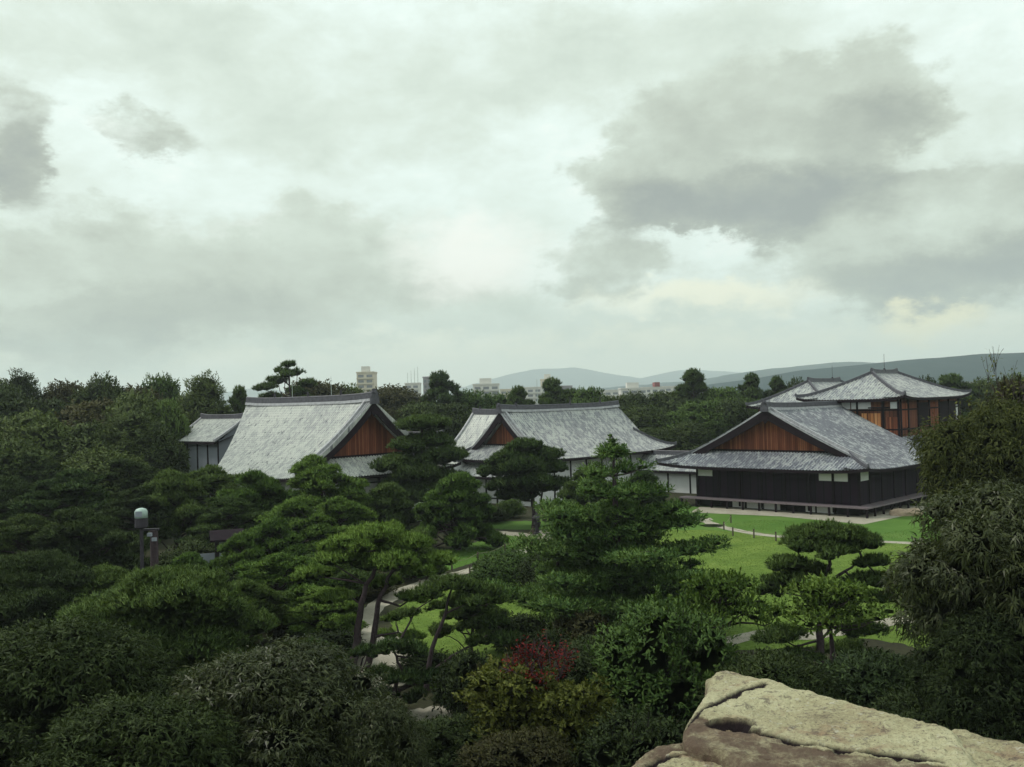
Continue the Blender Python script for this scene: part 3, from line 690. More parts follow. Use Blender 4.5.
# ---- middle hall: gable to the front, large slope to the right, wing to the left
def middle_hall():
    gp = D2([-1.07, 114.0]); sf = 2.5; o = gp - V2 * sf; fr = frame(o, V2, -U2); W = 7.0; L = 27.5
    root = empty('palace_hall', (*(o + V2 * 10), 0), 'white-walled palace hall with red-brown front gable and large pale roof slope in the middle', 'palace building')
    rf = Roof(fr, W, L, 5.0, 10.65, sf, 4.0, lift=.5, conc=.38, over=.8)
    ro = roof_parts(rf, root, MAT['tile_mid'], 'gable_board', None, .6, 3)
    wall_box(fr, 1.6, L - 1.6, -W + 1.6, W - 1.6, 0, 5.5).build('wall', MAT['plaster'], root)
    # lower pent roof round the front and left
    pm = MB(); n = int(round((2 * W + 1) / TP)); V = []; uv = []; hs = (0, 0, .05, .05)
    xs = []
    for i in range(n):
        for k, h in ((0, 0), (.42, 0), (.55, .05), (.86, .05)): xs.append((-W - .8 + (2 * W + 1) * (i + k) / n, h))
    for b, h in xs:
        for r in range(5): q = r / 4; V.append(fr(-1.3 + 2.9 * q, b, 3.2 + 1.35 * q + .1 * q * q + h)); uv.append((b, 3 * q))
    pm.add(V, [(i * 5 + r, (i + 1) * 5 + r, (i + 1) * 5 + r + 1, i * 5 + r + 1) for i in range(len(xs) - 1) for r in range(4)], uv)
    po = pm.build('pent_roof', MAT['tile_mid'], root)
    mb = MB(); mb.hexa([fr(-1.3, -W - .8, 2.95), fr(-1.3, W + .2, 2.95), fr(1.6, W + .2, 4.2), fr(1.6, -W - .8, 4.2), fr(-1.3, -W - .8, 3.17), fr(-1.3, W + .2, 3.17), fr(1.6, W + .2, 4.5), fr(1.6, -W - .8, 4.5)]); mb.build('eaves', MAT['dark_wood'], po)
    wall_box(fr, .2, 1.7, -W + .6, W - .6, 0, 3.5).build('wall', MAT['plaster'], root)
    for b in np.linspace(-W + .6, W - .6, 8):
        mb = MB(); mb.box(fr, .08, .24, b - .09, b + .09, 0, 3.3); mb.build('pillar', MAT['dark_wood'], root)
    for z in (.55, 2.75):
        mb = MB(); mb.box(fr, .12, .26, -W + .6, W - .6, z, z + .13); mb.build('beam', MAT['dark_wood'], root)
    mb = MB(); mb.box(fr, .14, .19, -W + .75, -W + 2.2, .1, .5); mb.build('base_opening', MAT['dark_wood'], root)
    for a in np.linspace(2.2, L - 2, 9):
        mb = MB(); mb.box(fr, a - .09, a + .09, W - 1.62, W - 1.5, 0, 5.2); mb.build('pillar', MAT['dark_wood'], root)
    for a, h in ((4.6, .5), (8.4, 3.2), (14.5, .9), (20.5, .9)):
        rod(fr(a, 0, 11.25), h, .05 if h > 2 else .09, h < 2).build('lightning_rod' if h > 2 else 'ridge_ornament', MAT['metal_pale'] if h > 2 else MAT['metal_dark'], root)
    # left wing, ridge at right angles
    c = gp + V2 * 4.7 + U2 * 10.4; fr2 = frame(c - V2 * 0 , -U2, -V2)   # a to the right, b to the front
    rw = Roof(fr2, 4.9, 10.4, 5.6, 10.35, 0, 0, lift=.0, conc=.25, over=0.0)
    wr = MB(); rw.side(wr, 1); rw.side(wr, -1); wo = wr.build('wing_roof', MAT['tile_pale'], root)
    so = MB(); rw.soffit(so); so.build('eaves', MAT['dark_wood'], wo)
    rm, _ = rw.ridge(.5, .36, 0, 10.2); rm.build('ridge', MAT['ridge'], wo)
    vm = MB(); pts = [D2(fr2(.15, 4.9 - t, float(rw.prof(t)) + .08)) for t in np.linspace(4.9, .1, 10)]; vm.sweep_rect(pts, [rw.d3(1, 0)] * 10, .34, .28); vm.build('verge_tiles', MAT['ridge_light'], wo)
    wall_box(fr2, .5, 9.5, -3.9, 3.9, 0, 6.0).build('wall', MAT['plaster'], root)
    mb = MB(); mb.tube([D2(fr2(1.4, 0, 10.7)), D2(fr2(1.4, 0, 11.3))], [.16, .1], 6); mb.build('ridge_ornament', MAT['metal_dark'], root)
    # small canopy at the left front corner
    mb = MB(); mb.hexa([fr(-1.2, -W - 1.2, 2.1), fr(-1.2, -W + .5, 2.1), fr(.2, -W + .5, 2.55), fr(.2, -W - 1.2, 2.55), fr(-1.2, -W - 1.2, 2.18), fr(-1.2, -W + .5, 2.18), fr(.2, -W + .5, 2.63), fr(.2, -W - 1.2, 2.63)]); mb.build('door_canopy', MAT['metal_pale'], root)
middle_hall()

def simple_hall(name, label, ridge_px, y_ridge, D, length, W, zr, ze, tile, wallmat, along='u', wall_drop=0):
    """gabled roof on a walled block; ridge centre given by its sight line"""
    p = at_depth(ridge_px, y_ridge, D); A = U2 if along == 'u' else V2
    Bv = -V2 if along == 'u' else -U2
    o = p[:2] - A * length / 2; fr = frame(o, A, Bv)
    root = empty(name, (p[0], p[1], 0), label, 'palace building')
    rf = Roof(fr, W, length, ze, zr, 0, 0, lift=.0, conc=.2, over=0)
    mb = MB(); rf.side(mb, 1, 8); rf.side(mb, -1, 8); ro = mb.build('roof', tile, root)
    so = MB(); rf.soffit(so); so.build('eaves', MAT['dark_wood'], ro)
    rm, _ = rf.ridge(.4, .34); rm.build('ridge', MAT['ridge'], ro)
    for a in (.15, length - .15):
        for sg in (-1, 1): vm = MB(); vm.sweep_rect([D2(fr(a, sg * (W - t), float(rf.prof(t)) + .06)) for t in np.linspace(W, .05, 8)], [rf.d3(1, 0)] * 8, .3, .22); vm.build('verge_tiles', MAT['ridge_light'], ro)
    i = .8; wall_box(fr, .4, length - .4, -W + i, W - i, 0, ze + .25).build('wall', wallmat, root)
    for a in (.42, length - .42):
        g = MB(); h = W - i; V = [fr(a, -h, ze), fr(a, h, ze), fr(a, 0, zr - .15)]; g.add(V, [(0, 1, 2)], [(-h, 0), (h, 0), (0, zr - ze)]); g.build('gable', wallmat, root)
    for a in np.linspace(.5, length - .5, 5):
        m2 = MB(); m2.box(fr, a - .09, a + .09, W - i - .02, W - i + .1, 0, ze + .1); m2.build('pillar', MAT['dark_wood'], root)
    return root, fr
simple_hall('palace_wing', 'low white palace wing with pale roof half hidden behind a layered pine', 417, 434, 117, 9.5, 4.6, 8.0, 4.4, MAT['tile_pale'], MAT['plaster'])
simple_hall('corridor', 'low white-walled connecting corridor with grey roof beside the dark hall', 676, 456, 121, 14, 2.6, 4.6, 2.7, MAT['tile_mid'], MAT['plaster'])

# ---- left hall: ridge from far left to near right, gable facing right
def left_hall():
    L = 27.0; sf = 3.0; W = 9.5; gp = D2([-14.3, 95.0]); o = gp - U2 * sf; fr = frame(o, U2, V2)      # a away to the left, b to the back; the visible slope is b < 0
    root = empty('palace_hall', (*(o + U2 * 12), 0), 'large palace hall with pale grey roof and red-brown gable facing right, behind the pines', 'palace building')
    La = sf + 23.0
    def trim(a, sg):
        if sg > 0: return 0.0
        # the left edge of the slope runs inwards towards the eave
        k = (La - a) / 9.0
        return 0.0 if k >= 1 else max(0.0, W * (1 - k) * .98)
    rf = Roof(fr, W, La, 5.2, 12.25, sf, 0, lift=.55, conc=.42, over=1.0, trim=trim)
    ro = roof_parts(rf, root, MAT['tile_pale'], 'gable_board', None, .66, 4, sc=1.2)
    i = 1.6
    wall_box(fr, i, La - 8.5, -W + i, W - i, 0, 5.6).build('wall', MAT['plaster'], root)
    for b in np.linspace(-W + i, W - i, 9):
        mb = MB(); mb.box(fr, i - .1, i + .06, b - .1, b + .1, 0, 5.3); mb.build('pillar', MAT['dark_wood'], root)
    for z in (1.2, 3.0, 4.3):
        mb = MB(); mb.box(fr, i - .08, i + .05, -W + i, W - i, z, z + .16); mb.build('beam', MAT['dark_wood'], root)
    for a, h in ((7.5, .5), (13.5, .5), (20, .5)):
        mb = MB(); mb.tube([D2(fr(a, 0, 13.0)), D2(fr(a, 0, 13.0 + h))], [.14, .09], 6); mb.build('ridge_ornament', MAT['metal_dark'], root)
    for a in (9.2, 16.5): rod(fr(a, 0, 13.0), 2.0, .03, False).build('lightning_rod', MAT['metal_pale'], root)
    # veranda line low at the right
    mb = MB(); mb.box(fr, .5, i - .12, -W + .6, W - .6, .6, .75); mb.build('veranda', MAT['grey_wood'], root)
left_hall()
_, _fr = simple_hall('storehouse', 'small storehouse with shaded grey walls and pale roof at the far left of the palace', 223, 420, 118, 11.0, 4.2, 10.75, 8.1, MAT['tile_pale'], MAT['plaster_grey'])

# ------------------------------------------------------------------ trees
def unit(v): return v / (np.linalg.norm(v, axis=-1, keepdims=True) + 1e-9)
def blades(P, D, L, Wd, rng, tri=True, N=None, droop=0.0):
    """leaf or needle faces: P base points, D directions, L lengths, Wd widths"""
    n = len(P); r = rng.normal(size=(n, 3)) if N is None else N
    S = unit(np.cross(D, r)); L = L[:, None]; Wd = Wd[:, None]
    if tri:
        V = np.stack([P - S * Wd / 2, P + S * Wd / 2, P + D * L], 1); k = 3
    else:
        m = P + D * L * .45; tip = P + D * L; tip[:, 2] -= (droop * L[:, 0]); m[:, 2] -= droop * L[:, 0] * .2
        V = np.stack([P, m + S * Wd / 2, tip, m - S * Wd / 2], 1); k = 4
    return V.reshape(-1, 3), np.arange(n * k).reshape(n, k)
class Crown:
    def __init__(s): s.V = []; s.F = []; s.N = []; s.o = 0
    def add(s, V, Fc, Nf=None):
        k = Fc.shape[1] if Nf is not None else 0
        s.N.append(np.repeat(Nf, len(V) // len(Nf), 0) if Nf is not None else np.tile(D2([[0, 0, 1.]]), (len(V), 1)))
        s.V.append(V); s.F.append(Fc + s.o); s.o += len(V)
    def mesh(s, name, mat, rng):
        V = np.concatenate(s.V); tri = [f for f in s.F if f.shape[1] == 3]; qd = [f for f in s.F if f.shape[1] == 4]
        fs = [np.concatenate(x) for x in (tri, qd) if x]; me = np_mesh(name, V, fs)
        at = me.attributes.new('rnd', 'FLOAT', 'FACE'); at.data.foreach_set('value', rng.random(len(me.polygons)).astype(np.float32))
        if len(V) == len(me.vertices): cn = me.attributes.new('custom_normal', 'FLOAT_VECTOR', 'POINT'); cn.data.foreach_set('vector', unit(np.concatenate(s.N)).astype(np.float32).ravel())
        me.materials.append(mat); return me
def sphere_pts(n, rng, zlo=-1.0):
    z = rng.uniform(zlo, 1, n); a = rng.uniform(0, 2 * np.pi, n); q = np.sqrt(1 - z * z); return np.stack([q * np.cos(a), q * np.sin(a), z], 1)
def core(cr, c, r, rng, seed, k=.78):
    """solid inner shell added to block light inside a foliage pad"""
    n, m = 10, 6; th = np.linspace(0, 2 * np.pi, n, endpoint=False); ph = np.linspace(.12, np.pi - .12, m)
    U = np.stack([np.outer(np.sin(ph), np.cos(th)), np.outer(np.sin(ph), np.sin(th)), np.outer(np.cos(ph), np.ones(n))], -1).reshape(-1, 3)
    V = D2(c) + U * D2(r) * (k * (1 + .5 * fbm(U * 1.7 + seed * 3.1, 2, seed))[:, None])
    Fc = [(i * n + j, i * n + (j + 1) % n, (i + 1) * n + (j + 1) % n, (i + 1) * n + j) for i in range(m - 1) for j in range(n)]
    cr.add(V, D2(Fc), unit(U + D2([0, 0, .1])))
def pad(cr, c, r, rng, dens=420, L=.26, Wd=.045, up=.75, zlo=-.25, seed=0, corek=.72):
    """one cushion of pine needles: lumpy dome of tufts, needles point up and out"""
    c = D2(c); r = D2(r); area = 2 * np.pi * r[0] * max(r[0], r[2]); nb = 9; nt = int(max(10, dens * area / nb)); n = nt * nb
    U = sphere_pts(nt, rng, zlo); lump = 1 + .95 * fbm(U * 2.9 + seed * 5.3, 3, seed)
    k = lump * (1.04 - .34 * rng.random(nt) ** 1.6); T = c + U * r * k[:, None]; T[:, 2] += rng.normal(size=nt) * .05 * r[0]
    Nn = unit(U / r); A = unit(Nn * .6 + D2([0, 0, up]) + rng.normal(size=(nt, 3)) * .30)
    P = np.repeat(T, nb, 0) + rng.normal(size=(n, 3)) * L * .10; D = unit(np.repeat(A, nb, 0) + rng.normal(size=(n, 3)) * .48)
    V, Fc = blades(P, D, L * rng.uniform(.6, 1.25, n), Wd * rng.uniform(.7, 1.3, n), rng)
    cr.add(V, Fc, unit(np.repeat(Nn + rng.normal(size=(nt, 3)) * .38, nb, 0) + D * .35))
    if corek: core(cr, c, r, rng, seed, corek)
def clump(cr, c, r, rng, dens=90, L=.3, Wd=.13, up=.2, droop=.0, zlo=-.8, seed=0, corek=.66, shell=.40, out=.7, rnd=.7):
    """one bough: twigs carrying leaves"""
    c = D2(c); r = np.ones(3) * D2(r); area = 4 * np.pi * np.mean(r) ** 2; nb = 6; nt = int(max(6, dens * area / nb)); n = nt * nb
    U = sphere_pts(nt, rng, zlo); k = (1 + .95 * fbm(U * 2.4 + seed * 4.7, 3, seed)) * (1.10 - shell * rng.random(nt) ** 1.4)
    T = c + U * r * k[:, None]; A = unit(U * out + D2([0, 0, up]) + rng.normal(size=(nt, 3)) * .45); s = np.tile(np.linspace(0, 1, nb), nt)[:, None]
    AA = np.repeat(A, nb, 0); UU = np.repeat(U, nb, 0)
    P = np.repeat(T, nb, 0) + AA * s * L * 1.3; D = unit(AA + rng.normal(size=(n, 3)) * rnd * 1.1); D[:, 2] -= droop * .6 * s[:, 0]
    nrm = unit(UU * .8 + D2([0, 0, .6]) + rng.normal(size=(n, 3)) * .55)
    V, Fc = blades(P, unit(D), L * rng.uniform(.6, 1.3, n), Wd * rng.uniform(.7, 1.3, n), rng, False, nrm, droop)
    cr.add(V, Fc, unit(np.repeat(U + rng.normal(size=(nt, 3)) * .35, nb, 0) + D2([0, 0, .15]) + nrm * .4))
    if corek: core(cr, c, r, rng, seed, corek)

def grass():
    rng = np.random.default_rng(77); cr = Crown(); PS = []
    for poly, kind in LAWN_POLYS:
        q = D2(poly); lo, hi = q.min(0), q.max(0); n = int(min(90000, 60 * np.prod(hi - lo))); P = rng.uniform(lo, hi, (n, 2)); ins = np.zeros(n, bool); x1, y1 = q[-1]
        for x0, y0 in q:
            cnd = ((y0 > P[:, 1]) != (y1 > P[:, 1])) & (P[:, 0] < (x1 - x0) * (P[:, 1] - y0) / (y1 - y0 + 1e-12) + x0); ins ^= cnd; x1, y1 = x0, y0
        PS.append(P[ins])
    P = np.concatenate(PS); n = len(P); P3 = np.hstack([P + rng.normal(size=(n, 2)) * .06, np.full((n, 1), .01)])
    V, Fc = blades(P3, unit(rng.normal(size=(n, 3)) * D2([.8, .8, .2]) + D2([0, 0, .8])), rng.uniform(.025, .06, n), rng.uniform(.02, .045, n), rng)
    cr.add(V, Fc, unit(rng.normal(size=(n, 3)) * .10 + D2([0, 0, 1.])))
    o = bpy.data.objects.new('grass', cr.mesh('grass', MAT['grass'], rng)); COL.objects.link(o); tag(o, 'short green grass of the garden lawns', 'grass', None, 'stuff')
grass()
def limb(mb, a, b, r0, r1, rng, n=6, wob=.12, sag=.0, sides=5):
    a = D2(a, float) if not isinstance(a, np.ndarray) else a; b = D2(b); l = np.linalg.norm(b - a); pts = []; rs = []
    o1 = rng.normal(size=3) * wob * l; o2 = rng.normal(size=3) * wob * l
    for i in range(n + 1):
        t = i / n; p = a + (b - a) * t + o1 * math.sin(math.pi * t) + o2 * math.sin(2 * math.pi * t) * .5; p = p + D2([0, 0, -sag * l * math.sin(math.pi * t)])
        pts.append(p); rs.append(r0 + (r1 - r0) * t)
    mb.tube(pts, rs, sides, False); return pts
def mb_mesh(mb, name, mat):
    me = bpy.data.meshes.new(name); me.from_pydata(mb.v, [], mb.f); me.polygons.foreach_set('use_smooth', [True] * len(me.polygons)); me.materials.append(mat); me.update(); return me

PROTO = {}
def reg(key, trunk, crown, h, w, name): PROTO[key] = dict(trunk=trunk, crown=crown, h=h, w=w, name=name)

def make_pine(key, seed, h=8.0, w=7.0, npads=26, dens=330, L=.27, Wd=.05, mat='pine', layered=1.0, bare=.35, top=1.0):
    rng = np.random.default_rng(seed); cr = Crown(); tb = MB()
    tp = [D2([0, 0, -.2])]; lean = rng.normal(size=2) * .5
    for i in range(1, 8):
        t = i / 7; tp.append(D2([lean[0] * t * 1.2 + .35 * math.sin(t * 5 + seed), lean[1] * t * 1.2 + .35 * math.cos(t * 4 + seed), h * .93 * t]))
    tb.tube(tp, [.26 - .19 * i / 7 for i in range(8)], 7)
    pos = []
    for i in range(npads):
        t = (i + .5) / npads; zz = h * (bare + (1 - bare) * t ** .9); q = (zz / h - bare) / (1 - bare)
        R = w / 2 * (1 - q ** 2.2 * .88) * top; a = i * 2.399 + rng.uniform(-.4, .4); rr = R * (rng.uniform(.38, 1.02) if i < npads - 2 else .1)
        pr = rng.uniform(.62, 1.05) * w / 7.0 * (1.05 - .2 * q)
        k = min(7, max(1, int(zz / (h * .93) * 7))); c = D2([tp[k][0] + rr * math.cos(a), tp[k][1] + rr * math.sin(a), zz - pr * .3 + rng.uniform(-.2, .2)])
        pos.append((c, pr)); base = tp[max(1, k - 1)]
        limb(tb, base, c - D2([0, 0, pr * .25]), .095, .035, rng, 5, .12)
        pad(cr, c, (pr, pr, pr * rng.uniform(.48, .72) * layered), rng, dens, L, Wd, seed=seed * 31 + i)
        for j in range(2):
            a2 = rng.uniform(0, 6.28); d = pr * .85
            pad(cr, c + D2([d * math.cos(a2), d * math.sin(a2), rng.uniform(-.15, .2)]), (pr * .6, pr * .6, pr * .42 * layered), rng, dens, L, Wd, seed=seed * 57 + i * 3 + j)
    reg(key, mb_mesh(tb, 'trunk', MAT['bark']), cr.mesh('crown', MAT[mat], rng), h, w, 'pine_tree')

def make_broad(key, seed, h=10., w=8., n=46, mat='broad', dens=46, L=.34, Wd=.16, cl=1.25, zmin=.18, droop=0., name='broadleaf_tree', pointy=0., up=.2, corek=.72, rnd=.7, upper=False, flat=.85):
    rng = np.random.default_rng(seed); cr = Crown(); tb = MB(); hc = h * (1 + zmin) / 2; rz = h * (1 - zmin) / 2
    tb.tube([D2([0, 0, -.2]), D2([.1, .05, h * .3]), D2([-.1, .1, h * .6]), D2([0, 0, h * .85])], [.34, .26, .18, .06], 7)
    U = sphere_pts(n * 3, rng, -.85); keep = [0]
    for i in range(1, len(U)):       # spread the boughs
        if min(np.linalg.norm(U[keep] - U[i], axis=1)) > 2.2 / math.sqrt(n): keep.append(i)
        if len(keep) >= n: break
    for i, k in enumerate(keep):
        u = U[k]; s = (1 - pointy * max(0, u[2])); rr = rng.uniform(.66, 1.03)
        c = D2([u[0] * (w / 2 - cl * .7) * rr * s, u[1] * (w / 2 - cl * .7) * rr * s, hc + u[2] * (rz - cl * .6) * (rr if u[2] < .6 else .97)])
        cs = cl * rng.uniform(.55, 1.4)
        limb(tb, D2([0, 0, max(h * .15, c[2] * .55)]), c, .09, .03, rng, 4, .08)
        clump(cr, c, (cs, cs, cs * flat), rng, dens, L, Wd, up, droop, seed=seed * 13 + i, corek=corek, rnd=rnd)
    core(cr, (0, 0, hc), (w * .27, w * .27, rz * .58), rng, seed, 1.0)
    reg(key, mb_mesh(tb, 'trunk', MAT['bark']), cr.mesh('crown', MAT[mat], rng), h, w, name)

def make_fir(key, seed, h=10., w=9.5, lev=10, mat='fir', dens=62, L=.30, Wd=.09):
    rng = np.random.default_rng(seed); cr = Crown(); tb = MB()
    tb.tube([D2([0, 0, -.2]), D2([.08, 0, h * .5]), D2([0, .05, h * .99])], [.30, .17, .02], 7)
    for i in range(lev):
        t = i / (lev - 1); z = h * (.10 + .80 * t ** .95); R = w / 2 * min(1, 1.12 * (1 - t) ** .62) * (1.0 if i % 2 else .80) + .12; nb = max(4, int(8 - 4 * t))
        for b in range(nb):
            a = b * 2 * np.pi / nb + i * 1.1 + rng.uniform(-.3, .3); Rb = R * rng.uniform(.46, 1.22); d = D2([math.cos(a), math.sin(a), 0]); e = D2([-d[1], d[0], 0]); zo = rng.uniform(-.34, .34) * h / 10 * (1 - t * .6)
            tip = d * Rb + D2([0, 0, z + zo + .10 * Rb + .12]); limb(tb, D2([0, 0, z - .15]), tip, .06, .015, rng, 5, .04, .12)
            ns = max(2, int(Rb / .5))
            for k in range(ns):
                q = (k + 1) / ns; side = (.16 + .30 * Rb * q * (1.25 - q)); zz = z + zo + .24 * Rb * (q * q - q * .75)
                for sgn in ((-1, 0, 1) if side > .35 else (0,)):
                    c = d * (Rb * q - abs(sgn) * .12) + e * sgn * side + D2([0, 0, zz - abs(sgn) * .05]) + rng.normal(size=3) * .06; wd = rng.uniform(.34, .52)
                    clump(cr, c, (wd, wd, .15), rng, dens, L, Wd, .42, .0, seed=seed * 7 + i * 61 + b * 7 + k + sgn, corek=.6, out=.9, rnd=.42, zlo=-.4)
    for k in range(5):
        for b in range(4 if k < 4 else 1):
            a = b * 1.57 + k; l = .42 * (1 - k / 5.5); c0 = D2([0, 0, h * (.885 + .024 * k)]); tip = c0 + D2([math.cos(a) * l, math.sin(a) * l, l * .55]); m = 26; s = rng.random(m)[:, None]
            V, Fc = blades(c0 + (tip - c0) * s, unit(rng.normal(size=(m, 3)) * .5 + (tip - c0) * 1.5 + D2([0, 0, .4])), np.full(m, .22), np.full(m, .06), rng, False); cr.add(V, Fc)
    reg(key, mb_mesh(tb, 'trunk', MAT['bark']), cr.mesh('crown', MAT[mat], rng), h, w, 'fir_tree')

def make_tiers(key, seed, h=6., w=6., lev=4, mat='light', dens=70, L=.3, Wd=.13, name='broadleaf_tree', z0=.45):
    """flat layered sprays on spreading limbs"""
    rng = np.random.default_rng(seed); cr = Crown(); tb = MB()
    tb.tube([D2([0, 0, -.2]), D2([.1, 0, h * .5]), D2([0, .1, h * .95])], [.17, .12, .03], 6)
    for i in range(lev):
        t = i / max(1, lev - 1); z = h * (z0 + (.95 - z0) * t); R = w / 2 * (1 - .45 * t); nb = 8
        for b in range(nb):
            a = b * 2 * np.pi / nb + i + rng.uniform(-.3, .3); Rb = R * rng.uniform(.7, 1.05); d = D2([math.cos(a), math.sin(a), 0])
            limb(tb, D2([0, 0, z - h * .12]), d * Rb + D2([0, 0, z]), .05, .012, rng, 5, .06)
            for k in range(3):
                q = (k + 1) / 3; wd = .55 * w / 6 * (1.2 - .3 * q); c = d * Rb * q + D2([0, 0, z + rng.uniform(-.12, .12)])
                clump(cr, c, (wd, wd, .16), rng, dens, L, Wd, .15, .08, seed=seed * 7 + i * 61 + b * 7 + k, corek=.5, rnd=.5)
    reg(key, mb_mesh(tb, 'trunk', MAT['bark']), cr.mesh('crown', MAT[mat], rng), h, w, name)

def make_upshoot(key, seed, h=6.5, w=5.5, n=70, mat='light', L=.30, Wd=.13):
    """bushy tree with upright leafy shoots"""
    rng = np.random.default_rng(seed); cr = Crown(); tb = MB()
    tb.tube([D2([0, 0, -.2]), D2([.1, .05, h * .35]), D2([0, 0, h * .6])], [.15, .11, .05], 6)
    for i in range(n):
        a = i * 2.399; q = math.sqrt((i + .5) / n); R = w / 2 * q * .95; zt = h * (1 - .55 * q ** 2.2) * rng.uniform(.86, 1.0); l = h * rng.uniform(.22, .34)
        p1 = D2([R * math.cos(a), R * math.sin(a), zt]); p0 = D2([R * .72 * math.cos(a), R * .72 * math.sin(a), max(.6, zt - l)])
        limb(tb, D2([0, 0, h * .3]), p0, .05, .03, rng, 4, .05); limb(tb, p0, p1, .03, .01, rng, 3, .02, sides=4)
        m = 260; s = rng.random(m); P = p0 + (p1 - p0) * s[:, None] + rng.normal(size=(m, 3)) * .10 * (1.3 - s[:, None])
        ang = rng.uniform(0, 6.28, m); D = unit(np.stack([np.cos(ang), np.sin(ang), .55 + .9 * s ** 2], 1))
        V, Fc = blades(P, D, L * rng.uniform(.7, 1.2, m) * (1.15 - .4 * s), Wd * rng.uniform(.8, 1.2, m), rng, False, D2([0, 0, 1.]) + rng.normal(size=(m, 3)) * .3, .06); cr.add(V, Fc)
    for i in range(26):
        u = sphere_pts(1, rng, -.4)[0]; clump(cr, u * D2([w * .33, w * .33, h * .28]) + D2([0, 0, h * .5]), .8, rng, 60, L, Wd, .3, seed=seed + i)
    reg(key, mb_mesh(tb, 'trunk', MAT['bark']), cr.mesh('crown', MAT[mat], rng), h, w, 'broadleaf_tree')

def make_twiggy(key, seed, h=6., w=4., mat='red', leaves=900, bark='bark_grey', L=.13, Wd=.07, zlo=.3, name='maple_tree', depth=4, fan=.62):
    rng = np.random.default_rng(seed); cr = Crown(); tb = MB(); tips = []
    def grow(p, d, l, r, k):
        e = p + d * l; limb(tb, p, e, r, r * .65, rng, 4, .05, sides=4)
        if k == 0: tips.append((p, e)); return
        if k <= 2: tips.append((p, e))
        for j in range(3 if k > 1 else 4):
            nd = unit(d + rng.normal(size=3) * fan * D2([1, 1, .7]) + D2([0, 0, .12])); grow(e, nd, l * rng.uniform(.62, .82), r * .62, k - 1)
    grow(D2([0, 0, -.2]), D2([0, 0, 1.]), h * zlo, .075, depth)
    V = D2(tb.v); sx = w / max(1e-3, np.ptp(V[:, 0])); sz = h / V[:, 2].max()
    sc = D2([sx, sx, sz]); tb.v = [tuple(x) for x in (V * sc)]
    n = leaves; idx = rng.integers(0, len(tips), n); t = rng.random(n)[:, None]
    P = (D2([tips[i][0] for i in idx]) * (1 - t) + D2([tips[i][1] for i in idx]) * t) * sc + rng.normal(size=(n, 3)) * .12
    if n: V, Fc = blades(P, unit(rng.normal(size=(n, 3)) * D2([1, 1, .4])), L * rng.uniform(.6, 1.3, n), Wd * rng.uniform(.7, 1.3, n), rng, False, D2([0, 0, 1.]) + rng.normal(size=(n, 3)) * .5, .1); cr.add(V, Fc)
    reg(key, mb_mesh(tb, 'trunk', MAT[bark]), cr.mesh('crown', MAT[mat], rng) if n else None, h, w, name)

def make_dome(key, seed, h=2.4, w=4.2, mat='broad', dens=150, L=.16, Wd=.07, name='clipped_shrub'):
    rng = np.random.default_rng(seed); cr = Crown(); tb = MB(); tb.tube([D2([0, 0, -.1]), D2([0, 0, h * .6])], [.12, .06], 6)
    for i in range(9):
        a = rng.uniform(0, 6.28); q = 0 if i == 0 else .55; c = D2([q * w * .36 * math.cos(a), q * w * .36 * math.sin(a), h * .42]); k = 1 if i == 0 else .72
        clump(cr, c, (w * .46 * k, w * .46 * k, h * .57 * k), rng, dens, L, Wd, .3, seed=seed + i, corek=.82, shell=.16, zlo=-.6)
    reg(key, mb_mesh(tb, 'trunk', MAT['bark']), cr.mesh('crown', MAT[mat], rng), h, w, name)

ORD = ['first', 'second', 'third', 'fourth', 'fifth', 'sixth', 'seventh', 'eighth', 'ninth', 'tenth', 'eleventh', 'twelfth', 'thirteenth', 'fourteenth', 'fifteenth', 'sixteenth', 'seventeenth', 'eighteenth', 'nineteenth', 'twentieth', 'twenty-first', 'twenty-second', 'twenty-third', 'twenty-fourth', 'twenty-fifth', 'twenty-sixth', 'twenty-seventh', 'twenty-eighth', 'twenty-ninth', 'thirtieth']
_prng = random.Random(5)
def place(key, px, ytop, D, wpx, label, group=None, mat=None, cat=None, rot=None, base=0.0, name=None):
    """stands a tree of the given kind on the ground: its place from the sight line, its height and width in metres"""
    p = PROTO[key]; q = at_depth(px, ytop, D); H_ = q[2] - base; Wm = wpx * D / F
    nm = name or p['name']; root = empty(nm, (q[0], D, base), label, cat or {'pine_tree': 'pine tree', 'fir_tree': 'fir tree', 'broadleaf_tree': 'tree', 'maple_tree': 'maple tree', 'bare_tree': 'tree', 'clipped_shrub': 'shrub', 'shrub': 'shrub'}[nm], group)
    root.scale = (Wm / p['w'], Wm / p['w'], H_ / p['h']); root.rotation_euler = (0, 0, _prng.uniform(0, 6.28) if rot is None else rot)
    for part in ('trunk', 'crown'):
        if p[part] is None: continue
        o = bpy.data.objects.new(part, p[part]); COL.objects.link(o); o.parent = root
        if part == 'crown' and mat: o.material_slots[0].link = 'OBJECT'; o.material_slots[0].material = MAT[mat]
    return root

